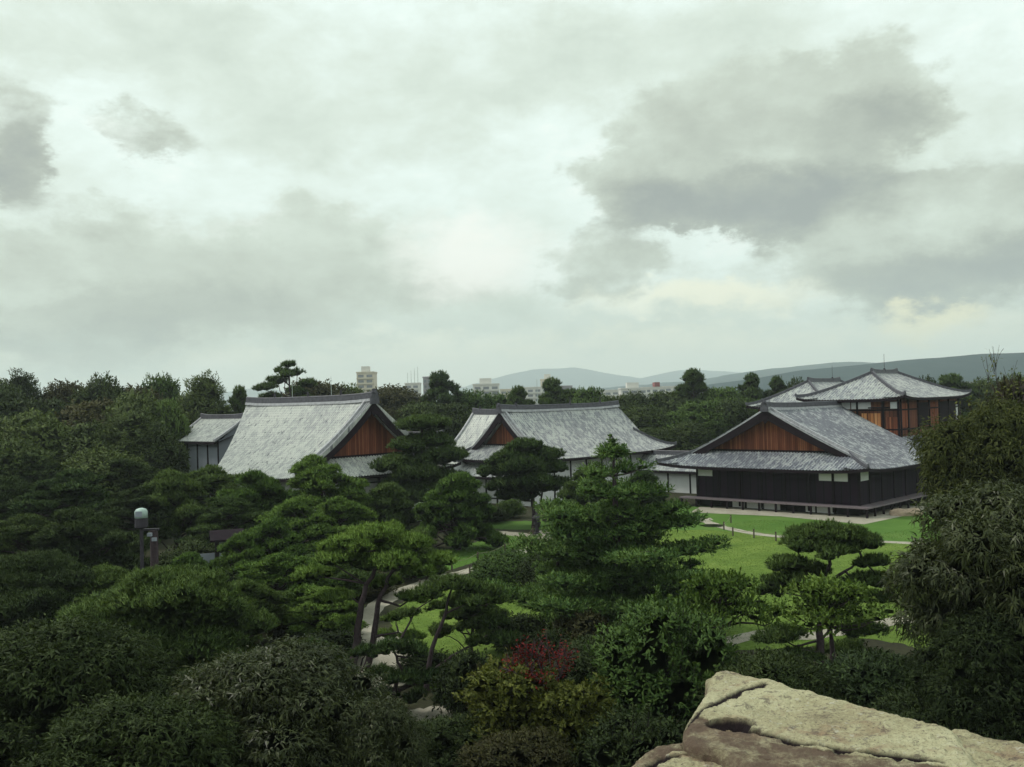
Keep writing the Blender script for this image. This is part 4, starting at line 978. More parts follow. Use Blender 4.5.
def custom_pine(label, D, trunks, pads, mat='pine', dens=520, L=.20, Wd=.032, group=None, seed=1, rz=.5, limbs=True, cat='pine tree', bark='bark', zlo=-.25):
    """one particular pine: trunks as (points (px, py, depth offset), base radius), pads as (px, py, width px, depth offset)"""
    rng = np.random.default_rng(seed); tb = MB(); cr = Crown(); P0 = None; tps = []
    for pts, r in trunks:
        W3 = [at_depth(x, y, D + dz) for x, y, dz in pts]
        if P0 is None: P0 = W3[0].copy(); P0[2] = 0
        if W3[0][2] < 1.2 and pts is trunks[0][0]: W3[0][2] = -.1
        fine = []
        for i in range(len(W3) - 1):
            for k in range(3): fine.append(W3[i] + (W3[i + 1] - W3[i]) * k / 3 + rng.normal(size=3) * r * .25)
        fine.append(W3[-1]); n = len(fine)
        tb.tube([f - P0 for f in fine], [r * (1 - .72 * i / (n - 1)) for i in range(n)], 7, False); tps += fine[1:]
    T = D2(tps)
    for i, pd in enumerate(pads):
        x, y, wd, dz = pd[:4]; hz = pd[4] if len(pd) > 4 else rz
        c = at_depth(x, y, D + dz); r = wd / 2 * D / F * .84; 
        if limbs:
            j = np.argmin(np.linalg.norm(T - c, axis=1) + .8 * np.maximum(0, T[:, 2] - c[2] + .1)); limb(tb, T[j] - P0, c - P0 - D2([0, 0, r * hz * .3]), min(.09, .03 + r * .04), .02, rng, 5, .10)
        pad(cr, c - P0, (r, r, r * hz), rng, dens, L, Wd, zlo=zlo, seed=seed * 17 + i)
        for k in range(5):
            a = rng.uniform(0, 6.28); u = rng.uniform(.38, .62); pad(cr, c - P0 + D2([r * 1.02 * math.cos(a), r * 1.02 * math.sin(a), rng.uniform(-.25, .12) * r]), (r * u, r * u, r * hz * u * 1.3), rng, dens, L, Wd, zlo=zlo, seed=seed * 29 + i * 5 + k)
    root = empty('pine_tree', tuple(P0), label, cat, group)
    for nm, me in (('trunk', mb_mesh(tb, 'trunk', MAT[bark])), ('crown', cr.mesh('crown', MAT[mat], rng))):
        o = bpy.data.objects.new(nm, me); COL.objects.link(o); o.parent = root
    return root

# kinds of tree
make_pine('pine_a', 11, 8.0, 7.0, 31, 300); make_pine('pine_b', 12, 7.5, 7.5, 29, 300, layered=1.15); make_pine('pine_c', 13, 8.5, 6.5, 37, 280, mat='pine_dark')
make_pine('pine_round', 14, 6.0, 6.0, 48, 320, bare=.12, layered=1.2, L=.24)
make_pine('pine_near', 15, 6.5, 9.5, 78, 420, L=.22, Wd=.034, mat='pine_dark', bare=.2, layered=.9)
make_pine('pine_far', 16, 12., 8., 34, 110, L=.42, Wd=.09, mat='pine_dark', bare=.35)
make_pine('pine_tall', 17, 14., 8., 15, 120, L=.40, Wd=.08, mat='pine_dark', bare=.58, layered=.7)
make_broad('broad_a', 21, 12., 9.5, 44); make_broad('broad_b', 22, 11., 9., 40, mat='broad_dark', cl=1.4); make_broad('broad_c', 23, 12., 8., 36, cl=1.5, mat='broad_brown', pointy=.15)
make_broad('cypress', 24, 14., 6.5, 46, mat='broad_dark', cl=.95, pointy=.62, up=.8, L=.4, Wd=.10, zmin=.08)
make_broad('broad_light', 25, 10., 8., 40, mat='light', cl=1.1, dens=44)
make_broad('lance', 26, 8., 7., 120, mat='lance', dens=240, L=.20, Wd=.042, cl=.62, zmin=.05, droop=.35, up=-.05, rnd=.75, corek=.6, flat=.62)
make_broad('lance_b', 27, 8., 7., 120, mat='broad_dark', dens=240, L=.19, Wd=.045, cl=.62, zmin=.05, droop=.3, up=.0, rnd=.75, corek=.6, flat=.62)
make_broad('fine', 28, 6., 6., 80, mat='broad_dark', dens=170, L=.20, Wd=.06, cl=.7, zmin=.03, up=.15, corek=.66, flat=.6)
make_broad('bush', 29, 3., 3.6, 26, mat='broad_dark', dens=110, L=.20, Wd=.075, cl=.62, zmin=.0, up=.2, corek=.7)
make_broad('lance_r', 30, 9., 7., 66, mat='lance', dens=240, L=.21, Wd=.045, cl=.66, zmin=.46, droop=.4, up=-.05, rnd=.75, corek=.6, flat=.62)
make_fir('fir', 31, lev=9, L=.19, Wd=.055, dens=170); make_fir('fir_b', 32, 8., 7., 7, L=.2, Wd=.06, dens=140)
make_tiers('tiers', 33, 6., 6., 2, 'tier', 60, .22, .085, z0=.80); make_tiers('tiers_olive', 34, 5., 5.5, 5, 'olive', 85, .17, .085, z0=.3)
make_upshoot('upshoot', 35, L=.19, Wd=.065)
make_twiggy('red_maple', 36, 5.5, 4.0, 'red', 1500, 'bark', L=.14, Wd=.06, fan=.62, zlo=.2, depth=4)
make_twiggy('bare', 37, 9., 5., 'olive', 420, 'bark', L=.2, Wd=.08, name='bare_tree', depth=4, zlo=.25)
make_dome('dome', 38)

# ---- skyline woods on the left, behind everything
row = [('broad_b', -22, 381, 90, 'woods', 'dark'), ('cypress', 22, 373, 62, 'woods', 'dark spiky'), ('broad_c', 62, 384, 72, 'woods_brown', 'bronze-green'), ('broad_b', 100, 384, 66, 'woods', 'dark'), ('broad_c', 136, 388, 66, 'woods_brown', 'bronze-green'),
       ('broad_light', 163, 379, 50, 'broad', 'lighter green'), ('cypress', 204, 375, 66, 'woods', 'dark pointed'), ('pine_far', 240, 391, 40, None, 'small')]
for i, (k, x, y, w, m, ad) in enumerate(row): place(k, x, y, 136 + 3 * (i % 3), w, f'{ad} tree on the left skyline of the woods, {ORD[i]} from the left', 'trees on the left skyline', m)
place('pine_tall', 283, 361, 150, 62, 'tall thin pine with an umbrella crown standing above the left hall ridge', cat='pine tree')
row = [('broad_b', -5, 396, 95, 'woods'), ('broad_a', 44, 400, 90, 'woods'), ('broad_c', 92, 402, 90, 'woods_brown'), ('broad_b', 140, 400, 84, 'woods'), ('broad_a', 168, 400, 42, None)]
for i, (k, x, y, w, m) in enumerate(row): place(k, x, y, 118, w, f'dense tree just below the left skyline, {ORD[i]} from the left', 'trees below the left skyline', m)
row = [('broad_a', -18, 418, 110, 'woods'), ('broad_b', 34, 420, 100, 'woods'), ('broad_c', 84, 424, 92, 'woods'), ('cypress', 132, 412, 92, 'woods'), ('broad_a', 158, 430, 58, 'woods')]
for i, (k, x, y, w, m) in enumerate(row): place(k, x, y, 100, w, f'dark rounded tree in the middle of the left woods, {ORD[i]} from the left', 'trees in the left woods', m)
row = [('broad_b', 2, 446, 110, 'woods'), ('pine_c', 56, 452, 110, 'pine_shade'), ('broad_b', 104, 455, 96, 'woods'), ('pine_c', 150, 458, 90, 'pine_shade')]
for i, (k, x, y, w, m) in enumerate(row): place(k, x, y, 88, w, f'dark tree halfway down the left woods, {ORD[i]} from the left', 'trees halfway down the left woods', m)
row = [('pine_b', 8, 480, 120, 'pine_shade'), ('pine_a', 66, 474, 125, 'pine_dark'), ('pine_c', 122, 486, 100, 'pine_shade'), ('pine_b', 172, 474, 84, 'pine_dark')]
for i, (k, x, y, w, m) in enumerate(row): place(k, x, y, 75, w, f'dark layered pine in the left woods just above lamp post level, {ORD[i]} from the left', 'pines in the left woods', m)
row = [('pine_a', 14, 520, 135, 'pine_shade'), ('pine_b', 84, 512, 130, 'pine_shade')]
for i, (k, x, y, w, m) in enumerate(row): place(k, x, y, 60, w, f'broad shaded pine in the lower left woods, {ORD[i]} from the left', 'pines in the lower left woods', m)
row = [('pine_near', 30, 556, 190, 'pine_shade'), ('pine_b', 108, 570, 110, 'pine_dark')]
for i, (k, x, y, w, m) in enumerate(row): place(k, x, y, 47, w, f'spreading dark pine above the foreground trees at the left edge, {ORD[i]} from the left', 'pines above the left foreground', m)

# ---- green pines in front of the left hall
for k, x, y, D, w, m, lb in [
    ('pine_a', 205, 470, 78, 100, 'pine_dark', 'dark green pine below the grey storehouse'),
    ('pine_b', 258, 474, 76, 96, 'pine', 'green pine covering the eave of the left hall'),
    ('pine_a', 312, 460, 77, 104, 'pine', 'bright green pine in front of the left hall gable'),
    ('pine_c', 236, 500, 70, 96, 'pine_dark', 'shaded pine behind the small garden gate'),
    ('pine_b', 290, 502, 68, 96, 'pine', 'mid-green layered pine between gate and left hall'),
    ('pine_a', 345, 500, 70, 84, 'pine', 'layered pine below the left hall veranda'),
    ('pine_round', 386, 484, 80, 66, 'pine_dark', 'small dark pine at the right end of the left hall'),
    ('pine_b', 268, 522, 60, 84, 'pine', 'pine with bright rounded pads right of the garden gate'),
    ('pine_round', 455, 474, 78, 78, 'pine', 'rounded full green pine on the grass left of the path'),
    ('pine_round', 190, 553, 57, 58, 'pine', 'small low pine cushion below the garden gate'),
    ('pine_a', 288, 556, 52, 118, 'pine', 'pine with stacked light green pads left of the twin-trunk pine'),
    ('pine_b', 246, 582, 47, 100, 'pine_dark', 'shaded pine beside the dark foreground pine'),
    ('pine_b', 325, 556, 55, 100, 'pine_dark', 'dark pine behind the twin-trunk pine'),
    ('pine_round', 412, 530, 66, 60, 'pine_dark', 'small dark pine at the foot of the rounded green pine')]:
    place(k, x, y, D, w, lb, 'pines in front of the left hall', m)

for k, x, y, D, w, m, lb in [
    ('pine_b', 470, 582, 45, 70, 'pine_dark', 'small dark pine screening the left lawn behind the slanting pine'),
    ('pine_round', 318, 590, 49, 84, 'pine', 'rounded green pine left of the twin dark trunks'),
    ('pine_b', 238, 536, 57, 66, 'pine', 'green pine half covering the small garden gate'),
    ('pine_round', 300, 640, 38, 110, 'pine_dark', 'dark pine cushion behind the drooping foreground tree')]:
    place(k, x, y, D, w, lb, 'pines round the left lawn', m)

# ---- woods behind and between the halls
row = [('broad_c', 310, 382, 80, 'woods_brown'), ('broad_b', 352, 391, 60, 'woods'), ('broad_c', 396, 387, 80, 'woods_brown'), ('pine_far', 437, 376, 58, None), ('broad_light', 468, 393, 52, None), ('broad_light', 494, 396, 50, None), ('pine_far', 518, 390, 46, None),
       ('pine_far', 549, 382, 50, None), ('pine_far', 574, 392, 40, None), ('broad_a', 590, 388, 46, None), ('broad_a', 618, 396, 50, 'woods')]
for i, (k, x, y, w, m) in enumerate(row): place(k, x, y, 168 + 4 * (i % 3), w, f'tree rising behind the ridges of the left and middle halls, {ORD[i]} from the left', 'trees behind the hall ridges', m)
row = [('broad_c', 378, 410, 84, 'woods_brown'), ('broad_b', 415, 408, 80, 'woods'), ('broad_a', 450, 404, 70, 'woods'), ('broad_b', 432, 424, 60, 'broad_brown')]
for i, (k, x, y, w, m) in enumerate(row): place(k, x, y, 142, w, f'tree in the gap between left and middle halls, {ORD[i]} from the left', 'trees in the gap between the halls', m)
row = [('broad_b', 636, 397, 56, 'woods'), ('broad_a', 664, 392, 60, 'woods'), ('pine_far', 694, 373, 54, None), ('broad_a', 724, 388, 62, None), ('pine_far', 754, 377, 40, None), ('pine_far', 777, 380, 38, None), ('broad_b', 800, 384, 40, 'woods')]
for i, (k, x, y, w, m) in enumerate(row): place(k, x, y, 176, w, f'tree on the skyline between middle hall and tower, {ORD[i]} from the left', 'trees on the skyline left of the tower', m)
row = [('broad_b', 640, 410, 70, 'woods'), ('broad_a', 672, 412, 70, None), ('broad_a', 704, 402, 70, 'broad_light' if False else None), ('broad_b', 735, 404, 70, 'woods'), ('broad_a', 764, 400, 54, None)]
for i, (k, x, y, w, m) in enumerate(row): place(k, x, y, 152, w, f'dense tree in the green mass left of the tower, {ORD[i]} from the left', 'trees left of the tower', m)
row = [('broad_a', 652, 428, 60, 'woods'), ('broad_b', 686, 426, 64, 'woods'), ('pine_far', 716, 424, 60, None)]
for i, (k, x, y, w, m) in enumerate(row): place(k, x, y, 137, w, f'low dark tree behind the connecting corridor, {ORD[i]} from the left', 'trees behind the corridor', m)
row = [('pine_far', 948, 378, 66, None), ('broad_b', 982, 384, 60, 'woods'), ('broad_b', 925, 383, 40, 'woods'), ('broad_b', 1020, 380, 60, 'woods')]
for i, (k, x, y, w, m) in enumerate(row): place(k, x, y, 165, w, ['low pine top peeping over the right end of the tower roof', 'dark tree on the skyline right of the tower', 'small treetop just behind the tower roof slope', 'dark tree on the skyline at the right edge'][i], 'trees beyond the tower', m)

# ---- particular pines in the middle distance
custom_pine('tall dark pine with flat tiers standing between the left and middle halls', 92, [([(428, 520, 0), (426, 490, .3), (422, 460, 0), (421, 420, 0)], .26)],
    [(422, 424, 44, 0, .4), (432, 441, 44, .6), (404, 446, 34, -.5), (440, 457, 50, .5), (402, 464, 46, -.6), (424, 474, 50, -1.2), (444, 480, 46, .8), (402, 484, 50, .3), (424, 494, 54, -1)], 'pine_dark', 240, .30, .06, seed=41)
custom_pine('dark spreading pine with two trunks in front of the middle hall wall', 90, [([(533, 530, 0), (534, 505, .2), (530, 480, 0), (527, 450, 0)], .22), ([(538, 528, .5), (541, 500, .5), (545, 470, .8)], .16)],
    [(524, 446, 34, 0), (540, 456, 42, 1), (508, 458, 36, -.8), (500, 470, 40, .3), (522, 466, 50, -1), (550, 468, 38, 1), (506, 484, 36, -.5), (530, 484, 52, -1.2), (552, 484, 34, .6), (518, 494, 34, 1)], 'pine_dark', 240, .30, .06, seed=42)
custom_pine('pine with twin leaning dark trunks and wide light green crown beside the gravel', 43, [([(353, 676, 0), (356, 640, .2), (362, 605, 0), (372, 575, .1), (380, 550, .2)], .21), ([(366, 672, .4), (372, 640, .4), (378, 605, .4), (388, 578, .3), (402, 560, 0)], .18), ([(378, 600, .4), (400, 606, .2), (420, 596, .3)], .07), ([(374, 636, .4), (398, 632, .3), (414, 640, .2)], .06)],
    [(378, 535, 54, 0, .45), (348, 543, 44, -.6, .45), (410, 544, 48, .4, .45), (438, 560, 40, .6, .42), (330, 560, 36, -.9), (396, 560, 44, -.9, .42), (360, 560, 44, .9), (420, 572, 34, -.4, .4), (312, 574, 34, .2), (388, 582, 30, .8, .4), (412, 598, 28, .4, .4), (336, 596, 32, .3, .4), (396, 618, 22, .8, .4), (386, 634, 22, .9, .4), (346, 622, 24, .6, .4), (412, 636, 22, .2, .4)], 'pine', 560, .19, .03, seed=43)
custom_pine('slanting open pine with bare curved limbs over the green lawn', 40, [([(424, 690, 0), (432, 650, .1), (446, 612, .2), (452, 588, 0)], .13), ([(430, 672, .2), (466, 648, .4), (500, 628, .2)], .08), ([(400, 640, -.4), (416, 610, -.2), (440, 594, .1)], .05), ([(446, 614, .2), (466, 604, 0), (486, 606, -.2)], .05)],
    [(452, 584, 42, 0, .42), (476, 590, 36, .5, .42), (428, 592, 32, -.5, .42), (470, 602, 32, -.7, .38), (494, 600, 30, .6, .4), (438, 606, 22, .7, .4), (490, 622, 30, .2, .4), (502, 638, 30, -.4, .4), (408, 614, 22, -.3, .4), (480, 640, 24, .4, .4)], 'pine_dark', 560, .19, .03, seed=44)
custom_pine('low tangled pine with twisting boughs over the gravel below the twin-trunk pine', 37, [([(372, 735, 0), (392, 700, 0), (402, 668, .2), (392, 648, 0)], .13), ([(398, 690, .1), (440, 672, .3), (470, 664, .2), (500, 668, 0)], .09), ([(388, 706, 0), (368, 690, .2), (360, 670, .1)], .06)],
    [(392, 646, 32, 0, .4), (366, 652, 26, -.4, .4), (414, 650, 30, .4, .4), (378, 672, 28, .5, .4), (404, 678, 32, -.5, .4), (436, 676, 32, 0, .35), (470, 680, 32, .3, .35), (446, 700, 26, -.3, .4), (386, 694, 26, .4, .4), (416, 696, 24, .2, .4)], 'pine_dark', 560, .19, .03, seed=45)
# garden pine on the right lawn
custom_pine('shaped garden pine with cloud-like pads and dark trunk on the right lawn', 41, [([(821, 676, 0), (820, 640, 0), (819, 612, .1), (822, 590, 0), (828, 565, .2), (832, 548, 0)], .19), ([(822, 594, 0), (806, 572, .3), (798, 552, 0)], .10), ([(826, 584, .2), (846, 570, -.2), (862, 560, .2)], .09)],
    [(826, 534, 62, 0, .40), (800, 543, 44, -.4, .42), (852, 541, 46, .5, .42), (828, 548, 50, -.9, .36), (874, 562, 32, 0, .45), (786, 564, 38, -.3, .45), (808, 568, 36, .8, .4), (790, 580, 42, -.8, .42), (876, 578, 34, .4, .42), (776, 590, 34, .2, .4), (860, 582, 36, -.7, .4), (878, 598, 30, -.2, .4), (850, 600, 28, .8, .36), (868, 630, 44, .6, .3), (782, 634, 48, .7, .3), (846, 650, 46, 1.4, .3), (796, 656, 40, -.4, .3)], 'pine_dark', 560, .19, .03, seed=46)

# ---- the tall fir in the centre and its neighbours
place('fir', 612, 434, 49, 215, 'tall layered fir tree with pointed tip in the centre of the garden')
place('fir_b', 556, 520, 52, 78, 'lower fir growing against the left side of the tall central fir', 'firs beside the central fir')
place('fir_b', 690, 545, 50, 60, 'small fir growing under the right side of the tall central fir', 'firs beside the central fir')
place('dome', 511, 553, 62, 70, 'clipped round shrub beside the bend of the gravel path')
place('dome', 552, 556, 60, 66, 'larger dark clipped shrub right of the round shrub at the path', mat='broad_dark')
place('pine_b', 586, 470, 86, 62, 'dark pine behind the left shoulder of the tall central fir', 'pines by the middle hall wall', 'pine_dark')
place('pine_round', 641, 472, 92, 52, 'small dark pine behind the right shoulder of the tall central fir', 'pines by the middle hall wall', 'pine_dark')
place('bush', 604, 502, 82, 50, 'dark shrub against the wall of the middle hall', name='shrub', mat='pine_dark')
place('bush', 486, 508, 95, 40, 'low bush below the left corner of the middle hall', name='shrub')
place('bush', 510, 500, 98, 26, 'small pale bush standing against the white hall wall', name='shrub', mat='broad')
place('bush', 566, 510, 92, 40, 'low bush right of the two-trunk pine', name='shrub')
place('bush', 713, 525, 88, 20, 'tiny dark bush where the path meets the veranda gravel', name='shrub')

# ---- foreground
place('upshoot', 664, 584, 31, 160, 'bushy fresh green tree with upright shoots left of the boulder', mat='light')
place('tiers', 722, 576, 34, 110, 'light green tree of flat leafy tiers behind the upright-shoot tree')
place('tiers', 828, 583, 35, 130, 'tree of flat yellow-green tiers in front of the garden pine')
place('fine', 600, 640, 33, 130, 'dark fine-leaved tree under the central fir, left of the shoots', mat='broad_dark')
place('fine', 770, 655, 29, 150, 'low dark tree behind the tip of the boulder')
place('fine', 872, 656, 30, 170, 'low dark tree behind the middle of the boulder', mat='pine_shade')
place('fine', 930, 690, 27, 150, 'low dark tree behind the right end of the boulder', mat='broad_dark')
place('tiers_olive', 512, 672, 29, 150, 'olive maple with thin layered leaves at the bottom centre')
place('tiers_olive', 575, 690, 28, 130, 'olive maple touching the red maple on its right side')
place('red_maple', 531, 634, 29, 96, 'small red-leaved maple with pale bare twigs at the bottom centre')
place('upshoot', 632, 700, 26, 150, 'dark leafy tree in the bottom edge left of the boulder', mat='broad_dark')
place('fine', 440, 722, 28, 130, 'low dark bush at the bottom edge below the gravel', mat='broad_dark', name='shrub')
place('fine', 520, 735, 26, 140, 'brownish bush at the bottom edge under the olive maple', mat='broad_brown', name='shrub')
place('lance', 276, 646, 25, 250, 'drooping lance-leaved tree at the bottom left of centre')
place('lance', 372, 700, 24, 130, 'smaller drooping tree at the bottom edge beside the gravel')
place('lance_b', 60, 622, 26, 260, 'dark drooping-leaved tree in the bottom left corner')
place('lance_b', 130, 700, 22, 260, 'darkest drooping-leaved tree at the bottom edge on the left')
place('pine_near', 168, 576, 37, 250, 'wide domed dark pine with light green rim in the left foreground')
place('lance_r', 1000, 487, 28, 232, 'large drooping lance-leaved tree at the right edge below the upper tree')
place('lance_b', 1000, 604, 26, 190, 'dark drooping tree under the large right-hand tree')
place('lance_r', 1000, 403, 46, 176, 'rounded olive-green tree beside the tower at the right edge', mat='olive_dark')
place('broad_a', 1016, 380, 56, 90, 'dark bushy tree behind the rounded olive-green tree at the right edge', mat='broad_brown')
place('bare', 1008, 345, 54, 92, 'thin twiggy nearly bare tree top at the upper right edge')
us = [(470, 640, 36), (540, 620, 40), (585, 600, 44), (640, 612, 42), (520, 602, 46), (500, 650, 33), (700, 625, 40), (720, 640, 36), (560, 660, 33), (860, 640, 36), (940, 640, 36), (610, 690, 30), (690, 700, 29), (480, 700, 31), (800, 690, 31), (430, 640, 42),
      (330, 620, 45), (300, 600, 50), (230, 560, 55), (170, 540, 62), (280, 560, 58), (340, 545, 62), (130, 545, 60), (320, 650, 36), (240, 630, 40), (200, 600, 46), (360, 560, 60), (300, 530, 66), (200, 530, 66), (400, 520, 78), (350, 520, 76), (440, 545, 74), (560, 545, 72), (600, 530, 78), (640, 520, 84)]
for i, (x, y, D) in enumerate(us):  # bushes added to darken open ground under the trees
    place('bush', x, y + 14, D, 62, 'low dark bush added to darken the undergrowth between the larger trees', 'added undergrowth bushes', ['broad_dark', 'broad_dark', 'broad_brown'][i % 3], name='shrub')

# ------------------------------------------------------------------ far town
def city_block(px, ytop, wpx, D, label, mat, floors=7, depth=14., extra=None):
    p = at_depth(px, ytop, D); w = wpx * D / F; zt = p[2]
    root = empty('apartment_building', (p[0], D, 0), label, 'building', 'town buildings beyond the woods')
    fr = lambda a, b, z: (p[0] + a, D + b, z)
    mb = MB(); mb.box(fr, -w / 2, w / 2, 0, depth, 0, zt); mb.build('wall', MAT[mat], root)
    mb = MB(); mb.box(fr, -w / 2 - .3, w / 2 + .3, -.3, depth + .3, zt + .003, zt + .8); mb.build('parapet', MAT[mat], root)
    nb = max(2, int(w / 4.2)); h = 3.1
    for f in range(floors):
        z1 = zt - 1.0 - f * h
        if z1 < 8: break
        for k in range(nb):
            a = -w / 2 + (k + .5) * w / nb; mb = MB(); mb.box(fr, a - w / nb * .33, a + w / nb * .33, -.12, .02, z1 - 1.5, z1); mb.build('window', MAT['city_window'], root)
        mb = MB(); mb.box(fr, -w / 2, w / 2, -.8, -.15, z1 - 2.5, z1 - 1.62); mb.build('balcony', MAT[mat], root)
    if extra == 'box': mb = MB(); mb.box(fr, -w * .25, w * .2, 2, depth * .6, zt + .8, zt + 4); mb.build('roof_house', MAT['city_white'], root)
    if extra == 'mast':
        for a in (-.35, -.1, .15, .38): m2 = MB(); m2.tube([D2(fr(a * w, 4, zt)), D2(fr(a * w, 4, zt + 9 + 5 * a))], [.22, .12], 5); m2.build('mast', MAT['metal_pale'], root)
    if extra == 'red': mb = MB(); mb.box(fr, -w * .02, w * .22, -.6, depth * .6, zt + .8, zt + 3.6); mb.build('roof_house', MAT['city_red'], root)
    return root
city_block(365, 373, 17, 560, 'cream apartment tower standing highest above the woods behind the left hall', 'city_cream', 5, extra='box')
city_block(412, 384, 14, 600, 'pale roof block with four thin masts behind the woods', 'city_white', 3, extra='mast')
city_block(427, 378, 8, 520, 'narrow dark grey block beside the masts', 'city_grey', 4)
city_block(486, 385, 26, 560, 'white apartment block with rows of windows behind the middle hall', 'city_white', 4, extra='box')
city_block(534, 388, 30, 620, 'long pale building behind the middle hall ridge pole', 'city_white', 3)
city_block(548, 380, 14, 640, 'cream building rising behind the dark pine on the ridge', 'city_cream', 4, extra='box')
city_block(563, 387, 18, 560, 'low grey building right of the cream building', 'city_grey', 3)
city_block(634, 389, 26, 580, 'pale building behind the woods right of the middle hall', 'city_white', 3, extra='box')
city_block(655, 388, 22, 600, 'pale building with dark red rooftop block', 'city_white', 3, extra='red')
city_block(676, 387, 24, 640, 'white building farthest right in the town row', 'city_white', 3)
city_block(507, 390, 14, 680, 'small pale block just right of the white apartment block', 'city_cream', 2)
city_block(608, 391, 22, 640, 'low wide pale block behind the right end of the middle hall ridge', 'city_white', 2)
city_block(705, 390, 18, 690, 'small grey block behind the pines left of the tower', 'city_grey', 2)
city_block(962, 383, 22, 700, 'low greyish building beyond the right end of the tower', 'city_grey', 2)

# ------------------------------------------------------------------ garden furniture
def fence(label, pts, h=.75):
    W3 = [D2([*onz(x, y)[:2], 0]) for x, y in pts]; root = empty('rope_fence', tuple(W3[0]), label, 'fence', 'low rope fences along the paths')
    for p in W3:
        mb = MB(); mb.tube([p, p + D2([0, 0, h])], [.065, .06], 6); mb.build('post', MAT['post'], root)
    mb = MB(); line = []
    for a, b in zip(W3[:-1], W3[1:]):
        for k in range(6): t = k / 6; line.append(a + (b - a) * t + D2([0, 0, h - .1 - .18 * math.sin(math.pi * t)]))
    line.append(W3[-1] + D2([0, 0, h - .1])); mb.tube(line, [.015] * len(line), 4); mb.build('rope', MAT['rope'], root)
fence('low rope fence on posts along the near side of the curved path', [(541, 553), (533, 558), (517, 563), (502, 568), (486, 572), (470, 576), (448, 583), (420, 592)])
fence('low rope fence on posts along the far side of the curved path', [(533, 535), (524, 543), (505, 553), (478, 562), (452, 570)])
fence('low rope fence on posts at the edge of the bright right lawn', [(731, 523), (724, 530), (733, 536), (754, 538), (776, 541), (800, 543)])
def lamp():
    p = at_depth(141, 508, 47); root = empty('lamp_post', (p[0], p[1], 0), 'dark lamp post with rounded grey-green cap among the left pines', 'lamp'); fr = frame(p, D2([1., 0]), D2([0, 1.])); z = p[2]
    mb = MB(); mb.tube([D2(fr(0, 0, 0)), D2(fr(0, 0, z - .9))], [.12, .09], 8); mb.build('pole', MAT['metal_dark'], root)
    mb = MB(); mb.tube([D2(fr(0, 0, z - 1.0)), D2(fr(0, 0, z - .92)), D2(fr(0, 0, z - .48))], [.20, .32, .30], 12); mb.build('housing', MAT['metal_dark'], root)
    mb = MB(); mb.tube([D2(fr(0, 0, z - .478)), D2(fr(0, 0, z - .16)), D2(fr(0, 0, z - .05)), D2(fr(0, 0, z))], [.31, .30, .23, .09], 14); mb.build('cap', MAT['lamp_cap'], root, True)
    mb = MB(); mb.box(fr, -.16, .16, -.33, -.29, z - .40, z - .14); mb.build('cap_panel', MAT['plaster_grey'], root)
    q = at_depth(154, 530, 47.6); r2 = empty('utility_pole', (q[0], q[1], 0), 'thick dark wooden pole with small floodlights beside the capped lamp post', 'pole'); f2 = frame(q, D2([1., 0]), D2([0, 1.])); z2 = q[2]
    mb = MB(); mb.tube([D2(f2(0, 0, 0)), D2(f2(0, 0, z2))], [.24, .19], 9); mb.build('pole', MAT['bark'], r2)
    mb = MB(); mb.box(f2, -.55, .25, -.08, .08, z2 - .02, z2 + .08); mb.build('crossarm', MAT['metal_dark'], r2)
    for a, zz in ((-.10, -.18), (.12, -.42)): mb = MB(); mb.box(f2, a - .10, a + .10, -.40, -.22, z2 + zz - .08, z2 + zz + .08); mb.build('floodlight', MAT['plaster_grey'], r2)
lamp()
def gate():
    p = onz(228, 588); fr = frame(p[:2], D2([.94, .34]), D2([-.34, .94])); root = empty('garden_gate', (p[0], p[1], 0), 'small roofed garden gate with grey panels among the left pines', 'gate')
    for a in (-.65, .62): mb = MB(); mb.box(fr, a - .11, a + .11, -.11, .11, 0, 3.4); mb.build('post', MAT['dark_wood'], root)
    for a0, a1, z0, z1 in ((-.5, .5, 2.0, 3.1), (-.5, .5, .5, 1.75), (-1.9, -.8, .4, 2.4)): mb = MB(); mb.box(fr, a0, a1, -.03, .03, z0, z1); mb.build('panel', MAT['plaster_grey'], root)
    mb = MB(); mb.box(fr, -1.0, .9, -.08, .08, 1.78, 1.96); mb.build('beam', MAT['dark_wood'], root)
    mb = MB(); mb.hexa([fr(-1.1, -1.1, 3.25), fr(1.1, -1.1, 3.25), fr(1.1, 0, 3.75), fr(-1.1, 0, 3.75), fr(-1.1, -1.1, 3.37), fr(1.1, -1.1, 3.37), fr(1.1, 0, 3.9), fr(-1.1, 0, 3.9)])
    mb.hexa([fr(-1.1, 0.001, 3.75), fr(1.1, 0.001, 3.75), fr(1.1, 1.1, 3.25), fr(-1.1, 1.1, 3.25), fr(-1.1, 0.001, 3.9), fr(1.1, 0.001, 3.9), fr(1.1, 1.1, 3.37), fr(-1.1, 1.1, 3.37)]); mb.build('roof', MAT['dark_wood'], root)
gate()
def post_board():
    p = onz(537, 534); fr = frame(p[:2], D2([1., 0]), D2([0, 1.])); root = empty('path_marker', (p[0], p[1], 0), 'dark squat upright marker standing at the fork of the gravel path', 'marker')
    for nm, prof in (('base', [(0, .34), (.12, .34), (.18, .22)]), ('shaft', [(.18, .19), (.85, .17)]), ('head', [(.85, .30), (1.0, .34), (1.02, .24), (1.4, .24)]), ('cap', [(1.4, .44), (1.5, .40), (1.72, .14), (1.92, .06)])):
        mb = MB(); mb.tube([D2(fr(0, 0, z)) for z, r in prof], [r for z, r in prof], 6); mb.build(nm, MAT['metal_dark'], root)
post_board()

